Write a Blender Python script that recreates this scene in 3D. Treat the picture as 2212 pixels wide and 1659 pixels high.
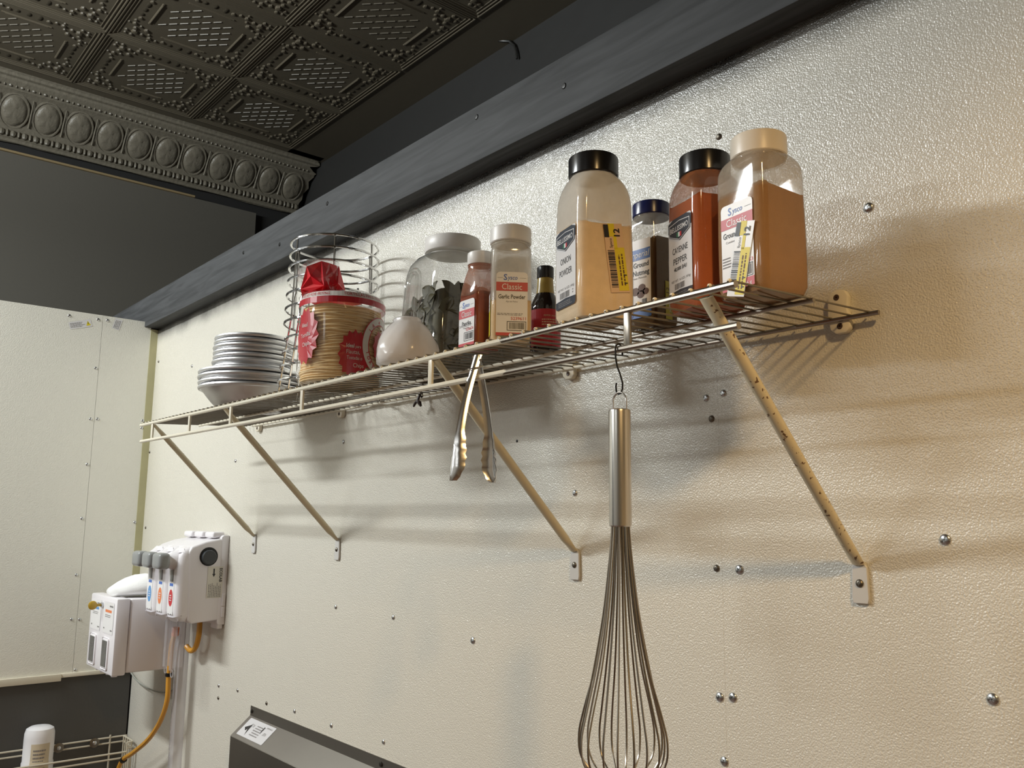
import bpy, bmesh, math, random
from mathutils import Vector, Matrix
random.seed(7)
PI = math.pi
R = math.radians
sc = bpy.context.scene
for o in list(bpy.data.objects):
    bpy.data.objects.remove(o)
COL = sc.collection

# ------------------------------------------------------------------ camera
cam_d = bpy.data.cameras.new('camera')
cam = bpy.data.objects.new('camera', cam_d)
COL.objects.link(cam)
sc.camera = cam
cam_d.sensor_fit = 'HORIZONTAL'
cam_d.sensor_width = 36.0
cam_d.lens = 1875.0 / 2212.0 * 36.0
cam_d.clip_start = 0.02
yaw, pitch, roll = -0.872197064, 0.156655895, 0.010808942
f = Vector((math.cos(pitch)*math.sin(yaw), math.cos(pitch)*math.cos(yaw), math.sin(pitch)))
r0 = Vector((math.cos(yaw), -math.sin(yaw), 0))
u0 = r0.cross(f)
r1 = math.cos(roll)*r0 + math.sin(roll)*u0
u1 = -math.sin(roll)*r0 + math.cos(roll)*u0
M = Matrix((r1, u1, -f)).transposed().to_4x4()
M.translation = Vector((3.35475, -1.05, 1.65))
cam.matrix_world = M

# ------------------------------------------------------------------ world, lamps, exposure
world = bpy.data.worlds.new('world')
sc.world = world
world.use_nodes = True
world.node_tree.nodes['Background'].inputs[0].default_value = (0.9, 0.95, 1.0, 1)
world.node_tree.nodes['Background'].inputs[1].default_value = 0.05
sc.view_settings.view_transform = 'Standard'
sc.view_settings.look = 'None'
sc.view_settings.exposure = 0.0
sc.view_settings.gamma = 1.0
sc.view_settings.use_curve_mapping = False

def area(name, loc, target, sx, sy, power, col):
    d = bpy.data.lights.new(name, 'AREA')
    d.shape = 'RECTANGLE'
    d.size, d.size_y = sx, sy
    d.energy = power
    d.color = col
    o = bpy.data.objects.new(name, d)
    COL.objects.link(o)
    o.location = loc
    v = Vector(target) - Vector(loc)
    o.rotation_euler = v.to_track_quat('-Z', 'X').to_euler()
    return o

COOL = (0.96, 1.0, 1.0)
# suspended fluorescent fixtures of the kitchen and one added fill shaped alike, long side along the shelf wall, open above and below
def fixture_or_fill(loc, sx, sy, power):
    h = sy/2+.004
    for off, rot in (((0, 0, -h), (0, 0, 0)), ((0, 0, h), (PI, 0, 0)), ((0, h, 0), (PI/2, 0, 0)), ((0, -h, 0), (-PI/2, 0, 0))):
        o = area('fixture_or_fill_lamp', (loc[0]+off[0], loc[1]+off[1], loc[2]+off[2]), (0, 0, 0), sx, sy, power, COOL)
        o.rotation_euler = rot
fixture_or_fill((0.40, -2.05, 3.2), 1.25, 0.09, 47)
fixture_or_fill((0.20, -4.35, 3.2), 1.25, 0.09, 24)
fixture_or_fill((3.0, -5.2, 3.2), 1.25, 0.30, 5)  # added fill behind the camera, no known source; brightens jar fronts and partition
# warm bulb further along the kitchen
d = bpy.data.lights.new('warm_shaded_lamp', 'SPOT')
d.energy = 128
d.color = (1.0, 0.65, 0.28)
d.shadow_soft_size = 0.085
d.spot_size = R(142); d.spot_blend = 0.30
o = bpy.data.objects.new('warm_shaded_lamp', d)
COL.objects.link(o)
o.location = (4.40, -1.30, 3.0)

# ------------------------------------------------------------------ materials
MATS = {}
def lin(c):
    return tuple((x/12.92 if x <= .04045 else ((x+.055)/1.055)**2.4) for x in c)
def rgb(r_, g, b):
    return lin((r_/255, g/255, b/255))

class NT:
    def __init__(s, m):
        s.t = m.node_tree; s.n = s.t.nodes; s.l = s.t.links
    def new(s, kind, **kw):
        nd = s.n.new(kind)
        for k, v in kw.items():
            setattr(nd, k, v)
        return nd
    def link(s, a, b):
        s.l.new(a, b)

def mat(name, col, rough=0.5, metal=0.0, bump=None, var=None, spec=0.5, coat=0.0, aniso=0.0, trans=0.0, sss=0.0):
    if name in MATS:
        return MATS[name]
    m = bpy.data.materials.new(name)
    m.use_nodes = True
    t = NT(m)
    p = t.n['Principled BSDF']
    p.inputs['Base Color'].default_value = (*col, 1)
    p.inputs['Roughness'].default_value = rough
    p.inputs['Metallic'].default_value = metal
    p.inputs['Specular IOR Level'].default_value = spec
    p.inputs['Coat Weight'].default_value = coat
    p.inputs['Coat Roughness'].default_value = 0.08
    if trans: p.inputs['Transmission Weight'].default_value = trans
    tc = t.new('ShaderNodeTexCoord')
    if var:       # (scale, amount)
        nz = t.new('ShaderNodeTexNoise'); nz.inputs['Scale'].default_value = var[0]; nz.inputs['Detail'].default_value = 4
        t.link(tc.outputs['Object'], nz.inputs['Vector'])
        rp = t.new('ShaderNodeMapRange'); rp.inputs[3].default_value = 1-var[1]; rp.inputs[4].default_value = 1+var[1]
        t.link(nz.outputs['Fac'], rp.inputs[0])
        mx = t.new('ShaderNodeVectorMath', operation='SCALE')
        mx.inputs[0].default_value = col
        t.link(rp.outputs[0], mx.inputs['Scale'])
        t.link(mx.outputs[0], p.inputs['Base Color'])
    if bump:      # (scale, strength, distance)
        nz = t.new('ShaderNodeTexNoise'); nz.inputs['Scale'].default_value = bump[0]; nz.inputs['Detail'].default_value = 3
        t.link(tc.outputs['Object'], nz.inputs['Vector'])
        b = t.new('ShaderNodeBump'); b.inputs['Strength'].default_value = bump[1]; b.inputs['Distance'].default_value = bump[2]
        t.link(nz.outputs['Fac'], b.inputs['Height'])
        t.link(b.outputs[0], p.inputs['Normal'])
    MATS[name] = m
    return m

def pet(name, dust, amt, rough=0.08, tint=(1, 1, 1), gloss=1.0, patch=0.0, edge=.75, level=None):
    """thin clear plastic: transparent, a film of dust, a fresnel gloss"""
    if name in MATS: return MATS[name]
    m = bpy.data.materials.new(name); m.use_nodes = True
    t = NT(m); t.n.remove(t.n['Principled BSDF']); out = t.n['Material Output']
    tr = t.new('ShaderNodeBsdfTransparent'); tr.inputs[0].default_value = (*tint, 1)
    lw = t.new('ShaderNodeLayerWeight'); lw.inputs['Blend'].default_value = .35
    pw = t.new('ShaderNodeMath', operation='POWER'); pw.inputs[1].default_value = 2.0; t.link(lw.outputs['Facing'], pw.inputs[0])
    tm = t.new('ShaderNodeMix', data_type='RGBA'); tm.inputs['A'].default_value = (*tint, 1); tm.inputs['B'].default_value = (*[q*edge for q in tint], 1)
    t.link(pw.outputs[0], tm.inputs['Factor']); t.link(tm.outputs['Result'], tr.inputs[0])
    df = t.new('ShaderNodeBsdfDiffuse'); df.inputs[0].default_value = (*dust, 1)
    tl = t.new('ShaderNodeBsdfTranslucent'); tl.inputs[0].default_value = (*dust, 1)
    dd = t.new('ShaderNodeMixShader'); dd.inputs[0].default_value = 0.4
    t.link(df.outputs[0], dd.inputs[1]); t.link(tl.outputs[0], dd.inputs[2])
    m1 = t.new('ShaderNodeMixShader'); m1.inputs[0].default_value = amt
    t.link(tr.outputs[0], m1.inputs[1]); t.link(dd.outputs[0], m1.inputs[2])
    tc = t.new('ShaderNodeTexCoord')
    if patch:
        nz = t.new('ShaderNodeTexNoise'); nz.inputs['Scale'].default_value = 28; nz.inputs['Detail'].default_value = 4
        t.link(tc.outputs['Object'], nz.inputs['Vector'])
        mr = t.new('ShaderNodeMapRange'); mr.inputs[1].default_value = .35; mr.inputs[2].default_value = .65
        mr.inputs[3].default_value = max(0, amt-patch); mr.inputs[4].default_value = min(1, amt+patch)
        t.link(nz.outputs['Fac'], mr.inputs[0]); t.link(mr.outputs[0], m1.inputs[0])
    if level is not None:
        src = m1.inputs[0].links[0].from_socket if m1.inputs[0].links else None
        sz = t.new('ShaderNodeSeparateXYZ'); t.link(tc.outputs['Object'], sz.inputs[0])
        lv = t.new('ShaderNodeMapRange'); lv.inputs[1].default_value = level-.004; lv.inputs[2].default_value = level+.002
        lv.inputs[3].default_value = .03
        t.link(sz.outputs['Z'], lv.inputs[0])
        mu = t.new('ShaderNodeMath', operation='MULTIPLY'); mu.inputs[0].default_value = amt
        if src: t.link(src, mu.inputs[0])
        t.link(lv.outputs[0], mu.inputs[1]); t.link(mu.outputs[0], m1.inputs[0])
    gl = t.new('ShaderNodeBsdfGlossy'); gl.inputs['Roughness'].default_value = rough
    fc = t.new('ShaderNodeLayerWeight'); fc.inputs['Blend'].default_value = .5
    fr = t.new('ShaderNodeMath', operation='POWER'); fr.inputs[1].default_value = 5.0; t.link(fc.outputs['Facing'], fr.inputs[0])
    fr2 = t.new('ShaderNodeMath', operation='MULTIPLY_ADD'); fr2.inputs[1].default_value = .92; fr2.inputs[2].default_value = .045; t.link(fr.outputs[0], fr2.inputs[0])
    mg = t.new('ShaderNodeMath', operation='MULTIPLY'); mg.inputs[1].default_value = gloss; mg.use_clamp = True
    t.link(fr2.outputs[0], mg.inputs[0])
    m2 = t.new('ShaderNodeMixShader')
    t.link(mg.outputs[0], m2.inputs[0]); t.link(m1.outputs[0], m2.inputs[1]); t.link(gl.outputs[0], m2.inputs[2])
    t.link(m2.outputs[0], out.inputs[0])
    MATS[name] = m
    return m

def frp(name, col, scale=150.0, strength=0.55, dist=0.0022, overspray_shade=False, rough=0.30, gel=0.0):
    """pebbled fibreglass wall sheet; optional dark top edge, oversprayed paint plus painted-in shade"""
    m = bpy.data.materials.new(name); m.use_nodes = True
    t = NT(m); p = t.n['Principled BSDF']
    p.inputs['Roughness'].default_value = rough
    p.inputs['Specular IOR Level'].default_value = 0.55
    geo = t.new('ShaderNodeNewGeometry')
    nz = t.new('ShaderNodeTexNoise'); nz.inputs['Scale'].default_value = scale; nz.inputs['Detail'].default_value = 1.5
    t.link(geo.outputs['Position'], nz.inputs['Vector'])
    vo = t.new('ShaderNodeTexVoronoi', feature='SMOOTH_F1'); vo.inputs['Scale'].default_value = scale*0.95
    vo.inputs['Smoothness'].default_value = 0.6
    t.link(geo.outputs['Position'], vo.inputs['Vector'])
    ad = t.new('ShaderNodeMath', operation='SUBTRACT')
    t.link(nz.outputs['Fac'], ad.inputs[0]); t.link(vo.outputs['Distance'], ad.inputs[1])
    b = t.new('ShaderNodeBump'); b.inputs['Strength'].default_value = strength; b.inputs['Distance'].default_value = dist
    t.link(ad.outputs[0], b.inputs['Height']); t.link(b.outputs[0], p.inputs['Normal'])
    if gel:
        b2 = t.new('ShaderNodeBump'); b2.inputs['Strength'].default_value = 1.0; b2.inputs['Distance'].default_value = gel
        t.link(ad.outputs[0], b2.inputs['Height']); t.link(b2.outputs[0], p.inputs['Coat Normal'])
        p.inputs['Coat Weight'].default_value = 0.5; p.inputs['Coat Roughness'].default_value = 0.13
    n2 = t.new('ShaderNodeTexNoise'); n2.inputs['Scale'].default_value = 3.0; n2.inputs['Detail'].default_value = 5
    t.link(geo.outputs['Position'], n2.inputs['Vector'])
    mr = t.new('ShaderNodeMapRange'); mr.inputs[3].default_value = .96; mr.inputs[4].default_value = 1.03
    t.link(n2.outputs['Fac'], mr.inputs[0])
    sv = t.new('ShaderNodeVectorMath', operation='SCALE'); sv.inputs[0].default_value = col
    t.link(mr.outputs[0], sv.inputs['Scale'])
    if overspray_shade:  # oversprayed paint plus shade below the beam, blended into the base colour
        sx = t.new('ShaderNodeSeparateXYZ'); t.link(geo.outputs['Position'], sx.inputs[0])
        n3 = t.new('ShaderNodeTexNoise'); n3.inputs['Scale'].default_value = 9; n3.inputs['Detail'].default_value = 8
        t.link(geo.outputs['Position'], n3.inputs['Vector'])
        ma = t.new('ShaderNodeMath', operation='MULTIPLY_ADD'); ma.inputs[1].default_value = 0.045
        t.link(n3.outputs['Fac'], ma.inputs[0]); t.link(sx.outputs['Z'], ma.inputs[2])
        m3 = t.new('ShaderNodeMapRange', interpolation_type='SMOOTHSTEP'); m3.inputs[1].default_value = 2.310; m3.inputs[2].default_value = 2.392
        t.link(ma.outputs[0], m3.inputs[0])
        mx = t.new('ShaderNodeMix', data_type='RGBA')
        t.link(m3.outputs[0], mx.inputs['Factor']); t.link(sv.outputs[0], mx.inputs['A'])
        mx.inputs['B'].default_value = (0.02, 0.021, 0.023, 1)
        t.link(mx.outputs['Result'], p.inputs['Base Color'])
    else:
        t.link(sv.outputs[0], p.inputs['Base Color'])
    MATS[name] = m
    return m

M_WALL = frp('white_fibreglass_panel', (0.72, 0.692, 0.612), scale=450, strength=.60, dist=.0010, overspray_shade=True, rough=.24, gel=.0011)
M_WALLB = frp('cream_fibreglass_panel', (0.86, 0.85, 0.765), scale=320, strength=0.20, rough=0.42)
M_DARKGREY = mat('dark_grey_wall_paint', (0.135, 0.128, 0.108), 0.6, bump=(60, .2, .002))
M_DARKER = mat('charcoal_wall_paint', (0.026, 0.026, 0.026), 0.7, bump=(40, .2, .002))
M_LOWWALL = mat('dark_grey_lower_wall', (0.075, 0.073, 0.068), 0.6, bump=(90, .2, .002))
M_TIN = mat('dark_painted_tin', (0.122, 0.105, 0.074), 0.42, metal=0.0, spec=0.5, bump=(30, .12, .004))
M_CORN = mat('pewter_painted_tin', (0.200, 0.182, 0.140), 0.40, spec=0.5, bump=(45, .45, .008))
M_FLOOR = mat('red_brown_quarry_floor', (0.16, 0.10, 0.08), 0.5, var=(6, .3))
M_RAWWOOD = mat('raw_wood_edge', (0.33, 0.25, 0.13), 0.7)
M_CAULK = mat('yellowed_corner_caulk', (0.50, 0.47, 0.27), 0.5, var=(8, .15))
M_GALV = mat('zinc_screw', (0.62, 0.64, 0.66), 0.25, metal=1.0)
M_GALVD = mat('tarnished_screw', (0.20, 0.18, 0.15), 0.4, metal=1.0)
M_GLOSSWHITE = mat('white_plastic', (0.82, 0.80, 0.82), 0.28)
M_CAPWHITE = mat('white_cap_plastic', (0.84, 0.81, 0.77), 0.38)
M_CAPBLACK = mat('black_cap_plastic', (0.012, 0.012, 0.013), 0.22)
M_CAPBLUE = mat('navy_cap_plastic', (0.012, 0.018, 0.10), 0.25)
M_STEEL = mat('polished_steel', (0.74, 0.72, 0.70), 0.24, metal=1.0)
M_WIRESTEEL = mat('dull_steel_wire', (0.42, 0.38, 0.33), 0.25, metal=1.0)
M_CHROME = mat('chrome_wire', (0.70, 0.70, 0.70), 0.10, metal=1.0)
M_ALU = mat('worn_aluminium', (0.80, 0.80, 0.81), 0.40, metal=1.0, bump=(300, .05, .001), var=(20, .06))
M_BLACKWIRE = mat('black_wire', (0.02, 0.02, 0.02), 0.35, metal=0.6)
M_ORANGE = mat('amber_hose', (0.62, 0.30, 0.04), 0.3)
M_KNOB = mat('grey_knob_plastic', (0.27, 0.28, 0.28), 0.3)
M_KNOBD = mat('dark_knob_plastic', (0.045, 0.050, 0.055), 0.4)
M_KEY = mat('yellow_key_plastic', (0.55, 0.36, 0.05), 0.3)
M_BUCKET = mat('frosted_bottle_plastic', (0.80, 0.80, 0.82), 0.3)
M_COAT = mat('cream_wire_coating', (0.78, 0.73, 0.60), 0.4)
M_CLOTH = mat('white_towel_cloth', (0.86, 0.86, 0.85), 0.9, bump=(200, .3, .002))
I_WHITE = mat('label_paper_white', (0.80, 0.79, 0.79), 0.35)
I_RED = mat('ink_red', (0.55, 0.025, 0.035), 0.4)
I_BLUE = mat('ink_blue', (0.05, 0.14, 0.48), 0.4)
I_LBLUE = mat('ink_light_blue', (0.10, 0.30, 0.62), 0.4)
I_NAVY = mat('ink_navy', (0.022, 0.030, 0.048), 0.35)
I_BLACK = mat('ink_black', (0.02, 0.02, 0.02), 0.45)
I_GREY = mat('ink_grey', (0.22, 0.21, 0.21), 0.5)
I_YELLOW = mat('ink_yellow', (0.80, 0.66, 0.03), 0.45)
I_STICK = mat('sticker_peach', (0.78, 0.55, 0.36), 0.5)
I_GREEN = mat('ink_green', (0.02, 0.20, 0.09), 0.4)
I_ORANGE = mat('ink_orange', (0.75, 0.22, 0.08), 0.45)
I_BROWN = mat('ink_brown', (0.13, 0.055, 0.02), 0.5)

# ------------------------------------------------------------------ mesh builder
class MB:
    def __init__(s):
        s.v = []; s.f = []
    def add(s, vs, fs):
        k = len(s.v)
        s.v += [tuple(v) for v in vs]
        s.f += [tuple(i+k for i in fc) for fc in fs]
        return s
    def box(s, lo, hi):
        (a, b, c), (d, e, g) = lo, hi
        return s.add([(a,b,c),(d,b,c),(d,e,c),(a,e,c),(a,b,g),(d,b,g),(d,e,g),(a,e,g)],
                     [(0,3,2,1),(4,5,6,7),(0,1,5,4),(1,2,6,5),(2,3,7,6),(3,0,4,7)])
    def bm(s, b):
        b.verts.ensure_lookup_table()
        b.verts.index_update()
        s.add([v.co[:] for v in b.verts], [[v.index for v in fc.verts] for fc in b.faces])
        b.free()
        return s
    def rbox(s, lo, hi, bev, seg=3):
        b = bmesh.new()
        bmesh.ops.create_cube(b, size=1)
        for v in b.verts:
            v.co = Vector([(lo[i]+hi[i])/2 + v.co[i]*(hi[i]-lo[i]) for i in range(3)])
        bmesh.ops.bevel(b, geom=list(b.edges), offset=bev, segments=seg, affect='EDGES', profile=0.5)
        return s.bm(b)
    def prism(s, pts, lo, hi, axis='x', bev=0.0, seg=2):
        """closed outline pts (two free axes) pushed along axis from lo to hi"""
        def P(p, t):
            return (t, p[0], p[1]) if axis == 'x' else ((p[0], t, p[1]) if axis == 'y' else (p[0], p[1], t))
        b = bmesh.new()
        A = [b.verts.new(P(p, lo)) for p in pts]; B = [b.verts.new(P(p, hi)) for p in pts]
        n = len(pts)
        b.faces.new(A); b.faces.new(B[::-1])
        for i in range(n):
            b.faces.new((A[i], B[i], B[(i+1) % n], A[(i+1) % n]))
        bmesh.ops.recalc_face_normals(b, faces=b.faces)
        if bev:
            bmesh.ops.bevel(b, geom=list(b.edges), offset=bev, segments=seg, affect='EDGES', profile=0.5)
        return s.bm(b)
    def tube(s, path, r, n=8, closed=False, caps=True):
        path = [Vector(p) for p in path]
        m = len(path)
        rs = r if isinstance(r, (list, tuple)) else [r]*m
        t0 = (path[1]-path[0]).normalized()
        up = Vector((0, 0, 1)) if abs(t0.z) < .9 else Vector((1, 0, 0))
        nrm = (up - t0*up.dot(t0)).normalized()
        vs = []
        for i, p in enumerate(path):
            a = path[(i-1) % m] if (i or closed) else path[0]
            c = path[(i+1) % m] if (i < m-1 or closed) else path[-1]
            t = (c-a).normalized()
            nrm = (nrm - t*nrm.dot(t)).normalized()
            bn = t.cross(nrm)
            for k in range(n):
                an = 2*PI*k/n
                vs.append(p + (nrm*math.cos(an)+bn*math.sin(an))*rs[i])
        fs = []
        for i in range(m if closed else m-1):
            j = (i+1) % m
            for k in range(n):
                q = (k+1) % n
                fs.append((i*n+k, i*n+q, j*n+q, j*n+k))
        if caps and not closed:
            fs.append(tuple(range(n))[::-1]); fs.append(tuple((m-1)*n+k for k in range(n)))
        return s.add(vs, fs)
    def lathe(s, prof, n=32, c=(0, 0, 0), rib=None, cap0=True, cap1=True):
        vs = []; fs = []
        for (r, z) in prof:
            for k in range(n):
                a = 2*PI*k/n
                rr = r*(1+(rib if (rib and k % 2) else 0))
                vs.append((c[0]+rr*math.cos(a), c[1]+rr*math.sin(a), c[2]+z))
        for i in range(len(prof)-1):
            for k in range(n):
                q = (k+1) % n
                fs.append((i*n+k, i*n+q, (i+1)*n+q, (i+1)*n+k))
        if cap0: fs.append(tuple(range(n))[::-1])
        if cap1: fs.append(tuple((len(prof)-1)*n+k for k in range(n)))
        return s.add(vs, fs)
    def loft(s, rings, cap0=True, cap1=True):
        n = len(rings[0]); vs = [p for rg in rings for p in rg]; fs = []
        for i in range(len(rings)-1):
            for k in range(n):
                q = (k+1) % n
                fs.append((i*n+k, i*n+q, (i+1)*n+q, (i+1)*n+k))
        if cap0: fs.append(tuple(range(n))[::-1])
        if cap1: fs.append(tuple((len(rings)-1)*n+k for k in range(n)))
        return s.add(vs, fs)
    def ball(s, c, rx, ry=None, rz=None, u=8, v=5):
        ry = ry or rx; rz = rz or rx
        vs = [(c[0], c[1], c[2]-rz)]; fs = []
        for i in range(1, v):
            ph = -PI/2 + PI*i/v
            for k in range(u):
                a = 2*PI*k/u
                vs.append((c[0]+rx*math.cos(ph)*math.cos(a), c[1]+ry*math.cos(ph)*math.sin(a), c[2]+rz*math.sin(ph)))
        vs.append((c[0], c[1], c[2]+rz))
        for k in range(u):
            q = (k+1) % u
            fs.append((0, 1+q, 1+k))
            fs.append((len(vs)-1, 1+(v-2)*u+k, 1+(v-2)*u+q))
            for i in range(v-2):
                fs.append((1+i*u+k, 1+i*u+q, 1+(i+1)*u+q, 1+(i+1)*u+k))
        return s.add(vs, fs)
    def mesh(s, name, m, smooth=True, angle=35):
        me = bpy.data.meshes.new(name)
        me.from_pydata([tuple(v) for v in s.v], [], s.f)
        me.materials.append(m)
        if smooth:
            me.polygons.foreach_set('use_smooth', [True]*len(me.polygons))
            me.set_sharp_from_angle(angle=R(angle))
        me.update()
        return me
    def build(s, name, m, parent=None, smooth=True, angle=35, loc=None):
        return link(name, s.mesh(name, m, smooth, angle), parent, loc)

def link(name, me, parent=None, loc=None, rot=None):
    o = bpy.data.objects.new(name, me)
    COL.objects.link(o)
    if parent: o.parent = parent
    if loc: o.location = loc
    if rot: o.rotation_euler = rot
    return o

def thing(name, label, cat, loc=(0, 0, 0), rz=0.0, group=None):
    o = bpy.data.objects.new(name, None)
    o.empty_display_size = 0.05
    COL.objects.link(o)
    o.location = loc; o.rotation_euler = (0, 0, rz)
    o['label'] = label; o['category'] = cat
    if group: o['group'] = group
    return o
def tag(o, label, cat, group=None):
    o['label'] = label; o['category'] = cat
    if group: o['group'] = group
    return o
def struct(o):
    o['kind'] = 'structure'
    return o
def copy_tree(o, parent=None):
    c = o.copy(); COL.objects.link(c)
    if parent: c.parent = parent
    for ch in list(o.children):
        copy_tree(ch, c)
    return c

def rring(hx, hy, rc, z, n=6, cx=0.0, cy=0.0):
    rc = min(rc, min(hx, hy)*0.998)
    pts = []
    for k, (sx, sy) in enumerate(((1, 1), (-1, 1), (-1, -1), (1, -1))):
        for i in range(n):
            a = R(90*k + 90*i/(n-1))
            pts.append((cx+sx*(hx-rc)+rc*math.cos(a), cy+sy*(hy-rc)+rc*math.sin(a), z))
    return pts

# ------------------------------------------------------------------ lettering
_tcache = {}
def glyphs(body, bold=0.0):
    key = (body, bold)
    if key in _tcache: return _tcache[key]
    cu = bpy.data.curves.new('t', 'FONT')
    cu.body = body; cu.size = 1.0; cu.resolution_u = 2; cu.offset = bold
    cu.align_x = 'CENTER'
    ob = bpy.data.objects.new('t', cu)
    COL.objects.link(ob)
    dg = bpy.context.evaluated_depsgraph_get()
    me = bpy.data.meshes.new_from_object(ob.evaluated_get(dg))
    vs = [(v.co.x, v.co.y) for v in me.vertices]
    fs = [tuple(p.vertices) for p in me.polygons]
    bpy.data.objects.remove(ob); bpy.data.curves.remove(cu); bpy.data.meshes.remove(me)
    _tcache[key] = (vs, fs)
    return vs, fs

class Canvas:
    """flat print laid on a surface: map(u, v, lift) gives the point"""
    def __init__(s, fmap):
        s.m = fmap; s.b = {}
    def _b(s, mt):
        return s.b.setdefault(mt.name, (mt, MB()))[1]
    def poly(s, mt, pts, lift=1):
        s._b(mt).add([s.m(u, v, lift*0.00025) for u, v in pts], [tuple(range(len(pts)))])
    def rect(s, mt, u0, v0, u1, v1, lift=1, nu=1, nv=1):
        b = s._b(mt)
        vs = [s.m(u0+(u1-u0)*i/nu, v0+(v1-v0)*j/nv, lift*0.00025) for j in range(nv+1) for i in range(nu+1)]
        b.add(vs, [(j*(nu+1)+i, j*(nu+1)+i+1, (j+1)*(nu+1)+i+1, (j+1)*(nu+1)+i) for j in range(nv) for i in range(nu)])
    def rrect(s, mt, u0, v0, u1, v1, rad, lift=1, corners=(1, 1, 1, 1)):
        pts = []
        cs = ((u1, v1, 0), (u0, v1, 90), (u0, v0, 180), (u1, v0, 270))
        for (cu, cv, a0), on in zip(cs, corners):
            if not on:
                pts.append((cu, cv)); continue
            ax = cu - math.copysign(rad, cu-(u0+u1)/2); ay = cv - math.copysign(rad, cv-(v0+v1)/2)
            for i in range(4):
                a = R(a0+30*i)
                pts.append((ax+rad*math.cos(a), ay+rad*math.sin(a)))
        s.poly(mt, pts, lift)
    def text(s, mt, body, u, v, size, width=None, rot=0.0, lift=2, bold=0.0, shear=0.0):
        vs, fs = glyphs(body, bold)
        if not vs: return
        x0 = min(p[0] for p in vs); x1 = max(p[0] for p in vs)
        k = size if width is None else width/(x1-x0)
        mid = (x0+x1)/2
        ca, sa = math.cos(rot), math.sin(rot)
        out = []
        for x, y in vs:
            a = (x-mid)*k; bb = y*size; a += shear*bb
            out.append(s.m(u+a*ca-bb*sa, v+a*sa+bb*ca, lift*0.00025))
        s._b(mt).add(out, fs)
    def lines(s, mt, u0, u1, v0, v1, n, lift=2, seed=1, rot=False):
        rnd = random.Random(seed)
        h = (v1-v0)/n
        for i in range(n):
            v = v1-(i+.5)*h
            u = u0
            end = u1 - (u1-u0)*rnd.random()*.25
            while u < end:
                w = (u1-u0)*(.04+.10*rnd.random())
                if rot: s.rect(mt, v-h*.22, u, v+h*.22, min(u+w, end), lift)
                else: s.rect(mt, u, v-h*.22, min(u+w, end), v+h*.22, lift)
                u += w+(u1-u0)*.025
    def barcode(s, mt, u0, v0, u1, v1, lift=2, seed=3, along='u'):
        rnd = random.Random(seed)
        a, e = (u0, u1) if along == 'u' else (v0, v1)
        L = e-a; t = a
        while t < e:
            w = L*rnd.choice((.012, .012, .022, .034))
            if along == 'u': s.rect(mt, t, v0, min(t+w, e), v1, lift)
            else: s.rect(mt, u0, t, u1, min(t+w, e), lift)
            t += w+L*rnd.choice((.014, .014, .026))
    def frame(s, mt, u0, v0, u1, v1, w, lift=2):
        s.rect(mt, u0, v0, u1, v0+w, lift); s.rect(mt, u0, v1-w, u1, v1, lift)
        s.rect(mt, u0, v0, u0+w, v1, lift); s.rect(mt, u1-w, v0, u1, v1, lift)
    def build(s, parent, base_mat=None, base_name='label', ink_name='print'):
        base = None
        if base_mat and base_mat.name in s.b:
            mt, b = s.b[base_mat.name]
            base = b.build(base_name, mt, parent, smooth=False)
        for k, (mt, b) in s.b.items():
            if base is not None and k == base_mat.name: continue
            nm = {'ink_red': 'red_print', 'ink_black': 'black_print', 'ink_navy': 'navy_print', 'ink_grey': 'grey_print', 'ink_blue': 'blue_print',
                  'ink_light_blue': 'blue_print', 'label_paper_white': 'white_print', 'ink_yellow': 'yellow_print', 'ink_green': 'green_print',
                  'ink_orange': 'orange_print', 'sticker_peach': 'peach_print', 'ink_brown': 'brown_print'}.get(k, ink_name)
            o_ = b.build(nm, mt, base or parent, smooth=False)
            if len(b.f) > 1: o_['kind'] = 'stuff'        # print too fine to pick apart
        return base

# ================================================================== THE SETTING
# floor and the sides of the room behind the camera
b = MB(); b.box((-1.75, -7.6, -0.1), (7.0, 1.5, 0)); struct(b.build('floor', M_FLOOR, smooth=False))
b = MB(); b.box((-1.75, -7.7, 0), (7.0, -7.6, 3.95)); struct(b.build('wall_front', mat('plain_grey_wall', (.66, .64, .58), .7, var=(3, .05)), smooth=False))
b = MB(); b.box((7.0, -7.7, 0), (7.1, 1.5, 3.95)); struct(b.build('wall_side', mat('plain_tan_wall', (.62, .54, .40), .7, var=(3, .05)), smooth=False))

# screws shared by the wall sheets
def screw_mesh(name, m, rad):
    s = MB()
    s.lathe([(rad, 0), (rad*1.0, .0006), (rad*.86, .0016), (rad*.55, .0026), (rad*.25, .0030)], 12)
    s.box((-rad*.45, -rad*.09, .0026), (rad*.45, rad*.09, .0032)); s.box((-rad*.09, -rad*.45, .0026), (rad*.09, rad*.45, .0032))
    return s.mesh(name, m, True, 50)
SC_BIG = screw_mesh('screw', M_GALV, .0068)
SC_MID = screw_mesh('screw', M_GALV, .0055)
SC_DARK = screw_mesh('screw', M_GALVD, .0052)

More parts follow.
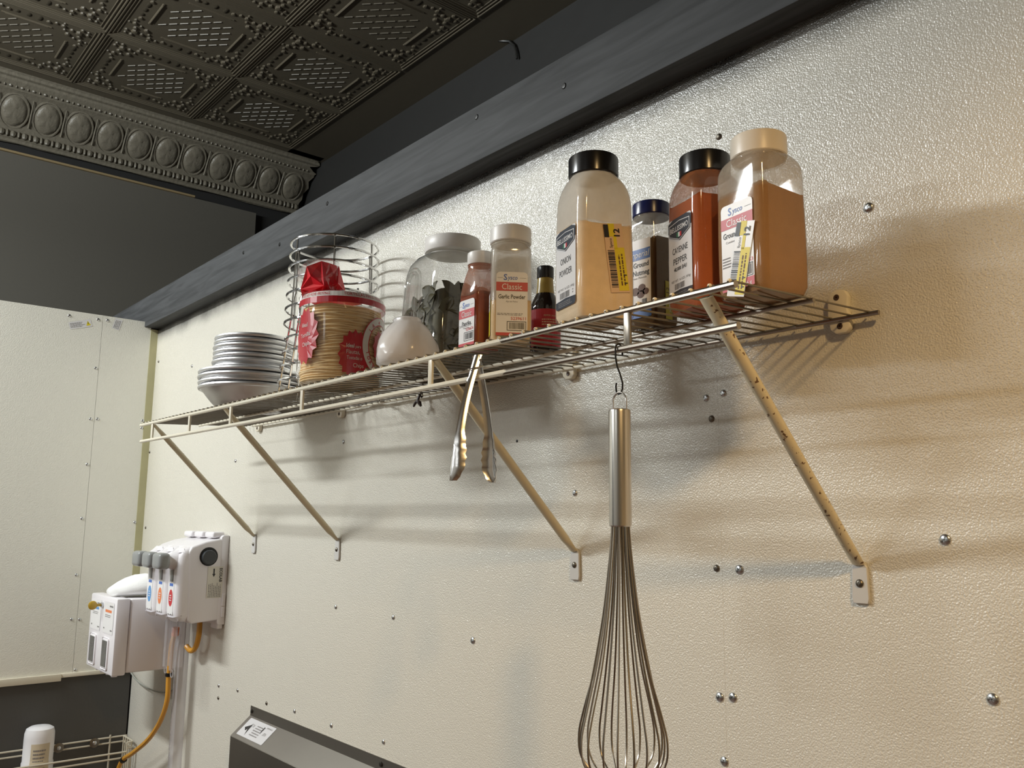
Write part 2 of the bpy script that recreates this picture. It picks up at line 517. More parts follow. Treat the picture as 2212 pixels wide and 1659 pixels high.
# --- wall with the shelf: a backing and three fibreglass sheets
b = MB(); b.box((-0.10, 0.004, 0), (7.0, 0.12, 2.36))
wall_right = struct(b.build('wall_right', M_DARKER, smooth=False))
def sheet(lo, hi, parent, m, axis='y'):
    s = MB(); s.box(lo, hi)
    return s.build('panel', m, parent, False)
SX = 2.5775
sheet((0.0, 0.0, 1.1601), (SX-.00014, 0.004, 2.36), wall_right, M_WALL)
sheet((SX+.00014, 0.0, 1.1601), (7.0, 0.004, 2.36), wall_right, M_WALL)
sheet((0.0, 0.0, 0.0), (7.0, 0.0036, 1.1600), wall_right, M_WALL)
for (x, z, kind) in ((2.593,2.237,'d'),(2.824,2.059,'b'),(2.557,1.835,'m'),(2.588,1.839,'m'),(2.566,1.803,'d'),(2.276,1.699,'m'),(2.568,1.586,'d'),
        (2.607,1.586,'b'),(2.568,1.408,'b'),(2.590,1.411,'b'),(2.573,1.323,'b'),(2.894,1.634,'b'),(2.934,1.462,'b'),(1.715,1.442,'m'),(1.997,1.424,'b'),
        (1.462,1.444,'m'),(0.926,1.174,'m'),(0.791,1.167,'m'),(0.793,1.133,'d'),(1.114,1.169,'d'),(1.276,1.176,'m'),(1.464,1.175,'m'),(1.692,1.182,'m'),
        (1.466,1.837,'m'),(0.814,1.820,'m'),(0.391,2.165,'m'),(0.036,2.229,'d'),(0.031,1.612,'d'),(0.365,1.862,'d'),(0.012,1.889,'d')):
    link('screw', {'b': SC_BIG, 'm': SC_MID, 'd': SC_DARK}[kind], wall_right, (x, -.0002, z), (R(90), random.random()*2, 0))
# small old nail hole under the shelf
s = MB(); s.lathe([(.003, 0), (.002, .0005)], 8); link('nail_hole', s.mesh('nail_hole', M_BLACKWIRE), wall_right, (2.121, -.0002, 1.798), (R(90), 0, 0))

# --- cream sheets of the end partition
b = MB(); b.box((-0.10, -4.2, 0), (-0.003, -0.004, 2.368))
wall_left = struct(b.build('wall_left', M_LOWWALL, smooth=False))
sheet((-0.003, -0.1985, 1.112), (0.0, -0.026, 2.381), wall_left, M_WALLB)
sheet((-0.003, -1.42, 1.112), (0.0, -0.1995, 2.381), wall_left, M_WALLB)
sheet((-0.003, -2.64, 1.112), (0.0, -1.421, 2.381), wall_left, M_WALLB)
for (y, z) in ((-.215,2.363),(-.183,2.365),(-.209,2.183),(-.211,1.997),(-.188,1.999),(-.209,1.834),(-.211,1.643),(-.213,1.448),(-.216,1.297),(-.190,1.295),(-.190,1.125),
               (-.030,1.631),(-.312,2.362),(-.030,2.006),(-.032,1.979)):
    link('screw', SC_MID, wall_left, (-.0002, y, z), (0, R(90), 0))
# two small stickers near the top edge
def wl_map(u, v, o): return (0.0002+o, u, v)
c = Canvas(lambda u, v, o: (0.0004+o, -.273+u*math.cos(.30)-v*math.sin(.30), 2.336+u*math.sin(.30)+v*math.cos(.30)))
c.rrect(I_WHITE, -.038, -.0135, .038, .0135, .003); c.lines(I_GREY, -.034, .016, -.009, .009, 4, seed=5)
c.poly(I_YELLOW, [(.019, -.008), (.034, -.008), (.0265, .009)], 2); c.rect(I_BLACK, .0258, -.003, .0272, .004, 3)
c.build(wall_left, I_WHITE, 'sticker')
c = Canvas(lambda u, v, o: (0.0004+o, -.148+u*math.cos(-.25)-v*math.sin(-.25), 2.356+u*math.sin(-.25)+v*math.cos(-.25)))
c.rrect(I_WHITE, -.013, -.021, .013, .021, .002); c.lines(I_GREY, -.018, .018, -.010, .010, 4, seed=8, rot=True)
c.build(wall_left, I_WHITE, 'sticker')
# yellowed strip filling the corner, bottom trim of the cream sheets
b = MB(); b.box((-.012, -.026, 1.10), (.0015, .004, 2.355))
struct(b.build('trim_1', M_CAULK, smooth=False))
b = MB(); b.rbox((0.0, -2.6, 1.094), (.010, -.235, 1.118), .002, 2); b.rbox((0.0, -.235, 1.104), (.006, -.02, 1.118), .0015, 2)
struct(b.build('trim_2', M_COAT, smooth=True))

# --- timber header on top of the panelled wall
M_BEAM = bpy.data.materials.new('slate_painted_timber'); M_BEAM.use_nodes = True
t = NT(M_BEAM); p = t.n['Principled BSDF']
p.inputs['Roughness'].default_value = 0.62; p.inputs['Specular IOR Level'].default_value = 0.22
tc = t.new('ShaderNodeTexCoord'); mp = t.new('ShaderNodeMapping'); mp.inputs['Scale'].default_value = (1.2, 14, 14)
t.link(tc.outputs['Object'], mp.inputs[0])
wv = t.new('ShaderNodeTexNoise'); wv.inputs['Scale'].default_value = 3.0; wv.inputs['Detail'].default_value = 6; wv.inputs['Distortion'].default_value = 1.2
t.link(mp.outputs[0], wv.inputs['Vector'])
rp = t.new('ShaderNodeValToRGB'); rp.color_ramp.elements[0].position = .35; rp.color_ramp.elements[1].position = .7
rp.color_ramp.elements[0].color = (.047, .049, .051, 1); rp.color_ramp.elements[1].color = (.078, .081, .085, 1)
t.link(wv.outputs['Fac'], rp.inputs[0]); t.link(rp.outputs[0], p.inputs['Base Color'])
bp = t.new('ShaderNodeBump'); bp.inputs['Strength'].default_value = .25; bp.inputs['Distance'].default_value = .002
t.link(wv.outputs['Fac'], bp.inputs['Height']); t.link(bp.outputs[0], p.inputs['Normal'])
b = MB(); b.rbox((-1.55, -.050, 2.360), (7.0, .060, 2.479), .002, 2)
beam = struct(b.build('trim_3', M_BEAM, smooth=True))
s = MB(); s.lathe([(.006, 0), (.0045, .0012), (.002, .0014)], 10)
nm = s.mesh('nail_head', M_BLACKWIRE)
for x, z in ((1.421, 2.448), (1.15, 2.405), (2.044, 2.455), (2.30, 2.42), (0.9, 2.44)):
    link('nail_head', nm, beam, (x, -.0502, z), (R(90), 0, 0))

# --- old walls far beyond the partition
b = MB(); b.box((-1.75, -7.6, 0), (-1.62, 1.5, 3.95)); struct(b.build('wall_far', M_DARKER, smooth=False))
b = MB(); b.box((-1.62, -7.6, 0), (-1.57, 1.02, 3.500)); struct(b.build('wall_back', M_DARKGREY, smooth=False))
b = MB(); b.box((-1.7, 1.35, 0), (7.0, 1.5, 3.95)); struct(b.build('wall_rear', mat('charcoal_plaster', (.030, .030, .029), .6, bump=(8, .3, .01)), smooth=False))
b = MB(); b.rbox((-1.60, -2.0, 3.500), (-1.555, .64, 3.512), .002, 1); struct(b.build('trim_4', M_RAWWOOD, smooth=False))

# --- pressed tin ceiling
b = MB(); b.box((-1.75, -7.6, 3.862), (7.0, 1.5, 3.95)); ceiling = struct(b.build('ceiling', M_TIN, smooth=False))
T = 0.610
tb = MB()
g = .0012
tb.add([(g, g, 0), (T-g, g, 0), (T-g, T-g, 0), (g, T-g, 0)], [(0, 1, 2, 3)])
def bead(x0, y0, x1, y1, w, h):
    d = Vector((x1-x0, y1-y0)).normalized(); n_ = Vector((-d.y, d.x))*w/2
    P0, P1 = Vector((x0, y0)), Vector((x1, y1))
    vs = [(*(P0-n_), 0), (*(P0-n_*.45), -h), (*(P0+n_*.45), -h), (*(P0+n_), 0), (*(P1-n_), 0), (*(P1-n_*.45), -h), (*(P1+n_*.45), -h), (*(P1+n_), 0)]
    tb.add(vs, [(0, 1, 5, 4), (1, 2, 6, 5), (2, 3, 7, 6), (0, 3, 2, 1), (4, 5, 6, 7)])
for (a0, b0, a1, b1) in ((0, 0, 1, 0), (1, 0, 1, 1), (1, 1, 0, 1), (0, 1, 0, 0)):
    for off, w, h in ((.006, .010, .007), (.021, .007, .005), (.036, .005, .003)):
        q = off
        ln = lambda t_: q if t_ == 0 else T-q
        bead(ln(a0), ln(b0), ln(a1), ln(b1), w, h)
    # short inner frame pieces
    q = .125
    ln = lambda t_: q if t_ == 0 else T-q
    X0, Y0, X1, Y1 = ln(a0), ln(b0), ln(a1), ln(b1)
    bead(X0+(X1-X0)*.22, Y0+(Y1-Y0)*.22, X0+(X1-X0)*.78, Y0+(Y1-Y0)*.78, .011, .004)
    bead(X0+(X1-X0)*.26, Y0+(Y1-Y0)*.26, X0+(X1-X0)*.74, Y0+(Y1-Y0)*.74, .005, .0065)
# dashes running corner to corner over the middle field
cx_ = T/2
for row in range(-3, 4):
    off = row*.046
    for k in range(-5, 6):
        s0 = k*.052-.018+(.013 if row % 2 else -.013)
        s1 = s0+.038
        d = Vector((.7071, .7071)); e = Vector((-.7071, .7071))
        P0 = Vector((cx_, cx_))+d*s0+e*off; P1 = Vector((cx_, cx_))+d*s1+e*off
        if max(abs(P0.x-cx_), abs(P0.y-cx_), abs(P1.x-cx_), abs(P1.y-cx_)) < .158 and max(abs(s0), abs(s1)) < .175:
            bead(P0.x, P0.y, P1.x, P1.y, .0045, .0030)
# pressed flowers and scrolls at corners and along the sides
rnd = random.Random(11)
def knob(x, y, rx, ry, h):
    tb.ball((x, y, 0), rx*1.25, ry*1.25, h*.95, 7, 4)
for sx in (0, 1):
    for sy in (0, 1):
        def Q(a, c_): return (a if sx == 0 else T-a, c_ if sy == 0 else T-c_)
        for (a, c_, r_, h) in ((.095, .095, .017, .012), (.127, .088, .011, .009), (.088, .127, .011, .009), (.060, .088, .010, .008), (.088, .060, .010, .008), (.135, .135, .013, .010),
                             (.062, .062, .008, .007), (.165, .075, .012, .009), (.075, .165, .012, .009), (.195, .070, .009, .007), (.070, .195, .009, .007), (.165, .050, .007, .006),
                             (.050, .165, .007, .006), (.155, .105, .008, .007), (.105, .155, .008, .007), (.225, .082, .011, .007), (.082, .225, .011, .007)):
            x, y = Q(a, c_)
            knob(x, y, r_, r_*.8, h)
for k in range(3):
    for sgn in (0, 1):
        a = .26+.045*k
        for (x, y) in ((a, .078), (a, T-.078), (.078, a), (T-.078, a)):
            knob(x, y, .012+.004*k, .009, .0035)
tile_me = tb.mesh('tile', M_TIN, True, 40)
for i in range(-1, 5):
    for j in range(-5, 2):
        link('tile', tile_me, ceiling, (-.702+i*T, -.110+j*T, 3.8605))
# plain border strip where tile meets the rear wall
b = MB(); b.box((-1.37, 1.111, 3.8600), (3.0, 1.35, 3.8615)); b.build('border_strip', M_TIN, ceiling, smooth=False)
b = MB(); b.box((-1.40, -3.2, 3.8600), (-1.313, 1.33, 3.8615)); b.build('border_strip', M_TIN, ceiling, smooth=False)

# --- tin cornice
CY0, CY1 = -3.2, 1.30
prof = [(-1.605, 3.566), (-1.590, 3.568), (-1.586, 3.582), (-1.580, 3.588), (-1.576, 3.622), (-1.570, 3.630), (-1.562, 3.660), (-1.548, 3.695), (-1.525, 3.730), (-1.495, 3.762), (-1.462, 3.786),
        (-1.448, 3.792), (-1.440, 3.802), (-1.432, 3.806), (-1.412, 3.824), (-1.408, 3.836), (-1.392, 3.840), (-1.388, 3.852), (-1.376, 3.8605)]
cb = MB()
ys = [CY0+(CY1-CY0)*i/40 for i in range(41)]
rnd = random.Random(3)
vs = []
for iy, y in enumerate(ys):
    for k, (x, z) in enumerate(prof):
        jit = rnd.uniform(-.005, .004) if k == 0 else 0
        yy = y + (rnd.uniform(-.03, .045) if iy == 40 else 0)
        vs.append((x+(.004 if k == 0 else 0), yy, z+jit))
n_ = len(prof)
fs = [(i*n_+k, i*n_+k+1, (i+1)*n_+k+1, (i+1)*n_+k) for i in range(40) for k in range(n_-1)]
cb.add(vs, fs)
cornice = struct(cb.build('trim_5', M_CORN, smooth=True, angle=25))
# egg medallions lying in the cove
md = MB()
def egg(a, bb, h0, h1, n=20, rings=5):
    vs = []; fs = []
    prof_e = [(1.0, 0), (.97, .006), (.90, .007), (.86, .002), (.80, .003), (.74, .010), (.60, .014), (.40, .0165), (.18, .0175)]
    for (s_, h) in prof_e:
        for k in range(n):
            an = 2*PI*k/n
            wob = (random.Random(int(k*13+s_*100)).uniform(-.003, .003) if s_ < .7 else 0)
            vs.append((a*s_*math.cos(an), bb*s_*math.sin(an)*(1.0 if math.sin(an) > 0 else 1.05), h+wob))
    m_ = len(prof_e)
    for i in range(m_-1):
        for k in range(n):
            q = (k+1) % n
            fs.append((i*n+k, i*n+q, (i+1)*n+q, (i+1)*n+k))
    fs.append(tuple((m_-1)*n+k for k in range(n)))
    return vs, fs
md.add(*egg(.072, .096, 0, 0))
egg_me = md.mesh('medallion', M_CORN, True, 40)
dart = MB(); dart.add([(-.006, -.07, 0), (.006, -.07, 0), (.003, .075, .0), (-.003, .075, 0), (0, -.07, .008), (0, .075, .005)], [(0, 4, 5, 3), (4, 1, 2, 5)])
dart_me = dart.mesh('dart', M_CORN, False)
slope = math.atan2(3.782-3.640, -1.468+1.566)
N_ = Vector((math.sin(slope), 0, -math.cos(slope))); Vv = Vector((math.cos(slope), 0, math.sin(slope))); Uu = Vector((0, 1, 0))
Rm = Matrix((Uu, Vv, Uu.cross(Vv))).transposed()
if (Uu.cross(Vv)).dot(N_) < 0: Rm = Matrix((-Uu, Vv, (-Uu).cross(Vv))).transposed()
eu = Rm.to_euler()
for k in range(14):
    y = 1.222-.1545*k
    link('medallion', egg_me, cornice, (-1.522, y, 3.7125), eu)
    link('dart', dart_me, cornice, (-1.517, y-.077, 3.7085), eu)
bd = MB()
y = CY1-.02
k = 0
while y > -1.6:
    rr = .0165 if k % 2 == 0 else .009
    bd.ball((-1.572, y, 3.606), .014, rr*.95, .019, 7, 4)
    bd.ball((-1.436, y, 3.806), .009, rr*.62, .009, 6, 4)
    y -= .0265; k += 1
o = bd.build('bead_row', M_CORN, cornice); o['kind'] = 'stuff'

# loose cable poking from the ceiling edge
b = MB(); b.tube([(.40, 1.28, 3.872), (.44, 1.31, 3.862), (.475, 1.33, 3.852), (.505, 1.335, 3.82), (.52, 1.335, 3.78), (.526, 1.335, 3.745)], .006, 8)
tag(b.build('cable', mat('black_cable', (.03, .03, .028), .4)), 'short black cable dangling from the tin ceiling edge above the timber beam', 'cable')

# ================================================================== WIRE SHELF
def Zs(y): return 1.905+(y+.303)*.05
M_RAIL = bpy.data.materials.new('worn_cream_coating'); M_RAIL.use_nodes = True
t = NT(M_RAIL); p = t.n['Principled BSDF']
geo = t.new('ShaderNodeNewGeometry'); sx_ = t.new('ShaderNodeSeparateXYZ'); t.link(geo.outputs['Position'], sx_.inputs[0])
nz = t.new('ShaderNodeTexNoise'); nz.inputs['Scale'].default_value = 45; nz.inputs['Detail'].default_value = 5
t.link(geo.outputs['Position'], nz.inputs['Vector'])
n2 = t.new('ShaderNodeTexNoise'); n2.inputs['Scale'].default_value = 5; n2.inputs['Detail'].default_value = 2
t.link(geo.outputs['Position'], n2.inputs['Vector'])
mr = t.new('ShaderNodeMapRange'); mr.inputs[1].default_value = 2.36; mr.inputs[2].default_value = 2.50; mr.inputs[3].default_value = -.35; mr.inputs[4].default_value = .42
t.link(sx_.outputs['X'], mr.inputs[0])
a1 = t.new('ShaderNodeMath', operation='ADD'); t.link(nz.outputs['Fac'], a1.inputs[0]); t.link(mr.outputs[0], a1.inputs[1])
gt = t.new('ShaderNodeMapRange'); gt.inputs[1].default_value = .62; gt.inputs[2].default_value = .68
t.link(a1.outputs[0], gt.inputs[0])
mx = t.new('ShaderNodeMix', data_type='RGBA'); mx.inputs['A'].default_value = (.76, .71, .58, 1); mx.inputs['B'].default_value = (.36, .32, .27, 1)
t.link(gt.outputs[0], mx.inputs['Factor']); t.link(mx.outputs['Result'], p.inputs['Base Color'])
t.link(gt.outputs[0], p.inputs['Metallic'])
p.inputs['Roughness'].default_value = .30
MATS['rail'] = M_RAIL
M_DECK = mat('grimy_shaded_deck_wire', (.16, .138, .10), .36, var=(40, .3))  # worn wire tone with the deck's underside shade put into the colour
M_STRUT = bpy.data.materials.new('cream_strut_paint'); M_STRUT.use_nodes = True
t = NT(M_STRUT); p = t.n['Principled BSDF']; p.inputs['Roughness'].default_value = .42
geo = t.new('ShaderNodeNewGeometry'); nz = t.new('ShaderNodeTexNoise'); nz.inputs['Scale'].default_value = 170; nz.inputs['Detail'].default_value = 4
t.link(geo.outputs['Position'], nz.inputs['Vector'])
sx_ = t.new('ShaderNodeSeparateXYZ'); t.link(geo.outputs['Position'], sx_.inputs[0])
mr = t.new('ShaderNodeMapRange'); mr.inputs[1].default_value = 1.8; mr.inputs[2].default_value = 2.8; mr.inputs[3].default_value = .80; mr.inputs[4].default_value = .625
t.link(sx_.outputs['X'], mr.inputs[0])
sb = t.new('ShaderNodeMath', operation='SUBTRACT'); t.link(nz.outputs['Fac'], sb.inputs[0]); t.link(mr.outputs[0], sb.inputs[1])
gt = t.new('ShaderNodeMapRange'); gt.inputs[1].default_value = 0; gt.inputs[2].default_value = .02
t.link(sb.outputs[0], gt.inputs[0])
mx = t.new('ShaderNodeMix', data_type='RGBA'); mx.inputs['A'].default_value = (.70, .62, .44, 1); mx.inputs['B'].default_value = (.16, .09, .045, 1)
t.link(gt.outputs[0], mx.inputs['Factor']); t.link(mx.outputs['Result'], p.inputs['Base Color'])

shelf = thing('wire_shelf', 'long cream wire shelf with chipped front rail, braced to the white panelled wall', 'shelf')
def rail(name, y, z, x0, x1, r_):
    s = MB()
    n_ = 26
    s.tube([(x0+(x1-x0)*i/n_, y, z-(.0035*math.sin(PI*i/n_) if y < -.2 else 0)) for i in range(n_+1)], r_, 10)
    return s.build(name, M_RAIL, shelf)
RF = .0043
rail('front_rail', -.303, Zs(-.303)-.0065, .885, 2.829, RF)
rail('lip_rail', -.303, 1.8535, .896, 2.831, RF)
rail('middle_rail', -.150, Zs(-.15)-.0048, .905, 2.828, .0032)
rail('back_rail', -.012, Zs(-.012)-.0048, .950, 2.836, .0032)
s = MB()
wr = .00135
s.tube([(0, -.3068, -.0015+Zs(-.303)-.0022), (0, -.3035, Zs(-.303)-wr), (0, -.15, Zs(-.15)-wr), (0, -.008, Zs(-.008)-wr)], wr, 6)
wire_me = s.mesh('deck_wire', M_DECK)
x = .902
while x < 2.826:
    link('deck_wire', wire_me, shelf, (x+random.uniform(-.0006, .0006), 0, -.0015*math.sin(PI*(x-.885)/1.944)))
    x += .0256
# bright weld bumps where the wires cross the front rail
s = MB(); s.ball((0, -.3045, Zs(-.303)-.0022), .0030, .0030, .0028, 6, 4)
bump_me = s.mesh('weld_bump', M_COAT)
x = .902
while x < 2.826:
    link('weld_bump', bump_me, shelf, (x, 0, -.0035*math.sin(PI*(x-.885)/1.944)))
    x += .0256
# short uprights between front rail and lip rail
s = MB(); s.rbox((-.0055, -.3055, 1.853), (.0055, -.3005, 1.899), .0022, 2)
up_me = s.mesh('upright', M_RAIL)
for x in (.985, 1.255, 1.505, 1.845, 2.272, 2.676):
    link('upright', up_me, shelf, (x, 0, -.0030*math.sin(PI*(x-.885)/1.944)))
# struts with flattened ends, wall feet, back clips
for X in (.985, 1.462, 2.279, 2.788):
    s = MB()
    A = Vector((X, -.006, 1.602)); B_ = Vector((X, -.300, 1.8925))
    rings = []
    for tt, wx, wn in ((0, .0085, .003), (.03, .0085, .004), (.07, .0074, .0072), (.88, .0074, .0072), (.95, .0088, .0045), (1.0, .0095, .0030)):
        P = A.lerp(B_, tt); d_ = (B_-A).normalized(); nn = Vector((1, 0, 0)).cross(d_)
        rings.append([P+Vector((1, 0, 0))*wx*math.cos(2*PI*k/12)+nn*wn*math.sin(2*PI*k/12) for k in range(12)])
    s.loft(rings)
    st = s.build('strut', M_STRUT, shelf)
    s = MB()
    s.prism([(X-.0115, 1.560), (X-.010, 1.553), (X+.010, 1.553), (X+.0115, 1.560), (X+.0105, 1.598), (X+.005, 1.606), (X-.005, 1.606), (X-.0095, 1.598)], -.0048, -.0004, 'y', .001, 1)
    foot = s.build('wall_foot', mat('pale_plastic_foot', (.60, .59, .57), .4), st)
    link('screw', SC_DARK, foot, (X, -.0048, 1.578), (R(90), 0, 0))
for X in (.978, 1.456, 2.268, 2.780):
    s = MB()
    out = [(-.0125, 1.945), (-.009, 1.953), (0, 1.956), (.009, 1.953), (.0125, 1.945), (.0105, 1.927), (.0135, 1.915), (.0135, 1.903), (.009, 1.8965), (-.004, 1.8965), (-.0105, 1.903), (-.013, 1.921)]
    s.prism([(X+a*1.15, z) for a, z in out], -.011, -.0004, 'y', .002, 2)
    cl = s.build('wall_clip', M_COAT, shelf)
    for zz, xx in ((1.945, -.001), (1.906, .002)):
        s = MB(); s.lathe([(.0042, .0002), (.0036, .0006), (.001, .0002)], 12)
        s.build('screw_hole', mat('rusty_screw', (.07, .04, .025), .5), cl, loc=(X+xx, -.0112, zz)).rotation_euler = (R(90), 0, 0)

# ================================================================== ROUND PANS
def pan(rad, base, hgt, label, name, loc, grp, lipr):
    t_ = thing(name, label, 'pan', loc, random.random()*6, grp)
    return t_
def pan_meshes(rad, base, hgt, lipr):
    s = MB()
    th = .0011
    p_out = [(base-.012, 0), (base, .0035), (base+(rad-base)*.30, hgt*.30), (base+(rad-base)*.62, hgt*.62), (rad-lipr*1.1, hgt-lipr)]
    p_in = [(r_-th, z+th) for r_, z in p_out][::-1]
    s.lathe(p_out+p_in, 56, cap0=True, cap1=True)
    body = s.mesh('body', M_ALU)
    s = MB()
    s.tube([((rad-lipr)*math.cos(2*PI*k/56), (rad-lipr)*math.sin(2*PI*k/56), hgt-lipr) for k in range(56)], lipr, 8, closed=True)
    return body, s.mesh('rolled_rim', M_ALU)
bx, by = 1.293, -.168
bz = Zs(by)
wide = pan_meshes(.129, .080, .058, .0053)
narrow = pan_meshes(.098, .070, .034, .0053)
words_w = ['lowest of the four wide silver pans, its whole bowl showing above the wire shelf',
           'second wide silver pan from the bottom, nested in the lowest pan of the stack',
           'third wide silver pan from the bottom of the nested stack',
           'topmost of the four wide silver pans, right under the smaller pans']
z = bz
for i in range(4):
    t_ = thing('wide_pan', words_w[i], 'pan', (bx+(.003, -.004, .002, -.001)[i], by+(0, .002, -.002, 0)[i], z), i*1.3, 'nested wide aluminium pans on the shelf')
    link('body', wide[0], t_); link('rolled_rim', wide[1], t_)
    z += .0128
# the wide stack ends at z; the first small pan sits inside, its rim just above
zn = z-.0128+.058-.034+.0135
ords = ['lowest', 'second', 'third', 'fourth', 'fifth', 'sixth', 'topmost']
for i in range(7):
    lab = ('%s of the seven small silver pans stacked on the wide pans' % ords[i]) if i in (0, 6) else ('%s small silver pan counted up from the wide pans' % ords[i])
    t_ = thing('small_pan', lab, 'pan', (bx+(-.004, .001, .002, -.002, .001, .003, 0)[i], by+(.001, -.002, 0, .001, -.001, 0, .002)[i], zn), i*.9, 'small aluminium pans stacked on the shelf')
    link('body', narrow[0], t_); link('rolled_rim', narrow[1], t_)
    zn += .0122

# ================================================================== WIRE BASKETS
def circ(rad, z, n=48):
    return [(rad*math.cos(2*PI*k/n), rad*math.sin(2*PI*k/n), z) for k in range(n)]
rx_, ry_ = 1.611, -.123
low = thing('wire_basket', 'flared chrome wire basket standing on the shelf beside the pans, widest at its foot', 'basket', (rx_, ry_, Zs(ry_)), .2)
def rad_low(z): return .116-.028*(z/.245)
for z in (.0035, .036, .068, .100, .132):
    s = MB(); s.tube(circ(rad_low(z), z), .0027, 6, closed=True); s.build('ring', M_CHROME, low)
for k in range(8):
    a = 2*PI*k/8
    s = MB(); s.tube([((rad_low(z)-.004)*math.cos(a), (rad_low(z)-.004)*math.sin(a), z) for z in (.002, .08, .16, .245)], .0023, 6); s.build('upright_wire', M_CHROME, low)
upb = thing('wire_basket', 'taller chrome wire basket sitting over the flared one, open ring at the top', 'basket', (rx_, ry_, Zs(ry_)+.165), .55)
for z in (.004, .036, .068, .100, .132, .162, .190):
    s = MB(); s.tube(circ(.1045-.006*(z/.19), z), .0027, 6, closed=True); s.build('ring', M_CHROME, upb)
for k in range(6):
    a = 2*PI*k/6
    s = MB(); s.tube([((.1045-.006*(z/.19)-.004)*math.cos(a), (.1045-.006*(z/.19)-.004)*math.sin(a), z) for z in (.002, .09, .190)], .0026, 6); s.build('upright_wire', M_CHROME, upb)

# ================================================================== TORTILLA PACK
tx, ty = 1.827, -.215
tp = thing('tortilla_pack', 'clear bag of stacked corn tortillas with red print and twisted red top', 'food bag', (tx, ty, Zs(ty)))
M_TORT = mat('corn_tortilla', (.86, .63, .33), .85, bump=(120, .4, .003), var=(30, .14))
s = MB()
rings = []
rnd = random.Random(5)
NL = 32; n = 56
ph = [rnd.random()*6 for _ in range(NL)]
def stack_r(th): return .0765
vs = []; rows = []
for i in range(NL):
    z0 = .004+i*.00462
    rr = .0785+rnd.uniform(-.0022, .0016)
    amp = .0008+.0014*rnd.random()
    for (dr, dz) in ((-.0030, .0003), (0, .0010), (.0004, .0022), (0, .0034), (-.0030, .0043)):
        row = []
        for k in range(n):
            a = 2*PI*k/n
            wob = amp*math.sin(3*a+ph[i])+.0008*math.sin(7*a+ph[(i*3) % NL])+.0015*math.sin(2*a+i*.12)
            row.append(((rr+dr)*math.cos(a), (rr+dr)*math.sin(a), z0+dz+wob*min(1, i/4)))
        rows.append(row)
s.loft(rows)
o = s.build('tortillas', M_TORT, tp, angle=60); o['kind'] = 'stuff'
M_FILM = pet('clear_film', (.9, .9, .9), .03, .10, gloss=1.1, edge=.95)
BR = .0835
s = MB()
rnd = random.Random(9)
rows = []
prof_b = [(.070, .001), (.079, .003), (BR, .012), (BR+.0006, .05), (BR, .09), (BR+.001, .13), (BR+.001, .155), (BR-.001, .168), (.076, .178), (.056, .187), (.032, .193), (.018, .197)]
cr = [rnd.uniform(-1, 1) for _ in range(64)]
for (r_, z) in prof_b:
    row = []
    for k in range(64):
        a = 2*PI*k/64
        w = .0012*cr[k]+.0010*math.sin(9*a+z*40)+.0008*math.sin(14*a-z*90)
        k2 = 0 if z > .192 else 1
        off = (1-min(1, (.197-z)/.03))*.030 if z > .170 else 0
        row.append(((r_+w)*math.cos(a)-off*.75, (r_+w)*math.sin(a)-off*.66, z+(.0015*cr[(k*3) % 64] if z > .168 else 0)))
    rows.append(row)
s.loft(rows)
film = s.build('bag_film', M_FILM, tp, angle=25)
TH0 = math.atan2(-.86, 1.574)
def cyl(u, v, o_):
    th = TH0+u/BR
    rr = BR+.0016+o_
    if v > .168: rr -= (v-.168)*.62
    return (rr*math.cos(th), rr*math.sin(th), v)
M_TRED = mat('bag_red_print', (.52, .018, .030), .25, spec=.6)
M_TWHITE = mat('bag_white_print', (.76, .70, .66), .3)
c = Canvas(cyl)
c.rect(M_TRED, -.125, .1535, .20, .1655, 1, 40)
c.rect(M_TWHITE, -.125, .1655, .20, .1765, 1, 40)
c.text(M_TRED, 'TORTILLAS FOR FRYING', -.07, .1680, .0095, .088, lift=2)
c.text(M_TRED, 'TORTILLAS PARA FREIR', .045, .1680, .0095, .088, lift=2)
def burst(cu, cv, ru, rv, spikes, mt, lift=1):
    pts = []
    for k in range(spikes*2):
        a = PI*k/spikes
        q = 1.0 if k % 2 == 0 else .84
        pts.append((cu+ru*q*math.cos(a), cv+rv*q*math.sin(a)))
    b_ = c._b(mt); ctr = c.m(cu, cv, lift*.00025)
    # concentric rings so that it follows the cylinder
    rngs = [[c.m(cu+(p_[0]-cu)*q, cv+(p_[1]-cv)*q, lift*.00025) for p_ in pts] for q in (.33, .66, 1.0)]
    nn = len(pts)
    vs = [ctr]+[p_ for rg in rngs for p_ in rg]
    fs = [(0, 1+k, 1+(k+1) % nn) for k in range(nn)]
    for i in range(2):
        for k in range(nn):
            q = (k+1) % nn
            fs.append((1+i*nn+k, 1+(i+1)*nn+k, 1+(i+1)*nn+q, 1+i*nn+q))
    b_.add(vs, fs)
burst(.026, .052, .032, .050, 16, M_TRED)
c.text(M_TWHITE, 'Ideal', .017, .0655, .0110, .0150, lift=3, bold=.02)
c.text(M_TWHITE, 'para', .0325, .0655, .0085, .0110, lift=3)
c.text(M_TWHITE, 'Flautas,', .023, .0535, .0115, .026, lift=3)
c.text(M_TWHITE, 'Tostadas o', .026, .0425, .0098, .030, lift=3)
c.text(M_TWHITE, 'Chips', .034, .0275, .0118, .021, lift=3)
burst(-.080, .090, .036, .058, 14, M_TRED)
c.text(M_TWHITE, 'Ideal', -.082, .108, .0120, .018, lift=3)
c.text(M_TWHITE, 'Tortilla', -.078, .088, .0120, .028, lift=3, rot=.15)
c.text(M_TWHITE, 'Chips', -.076, .070, .0120, .02, lift=3, rot=.15)
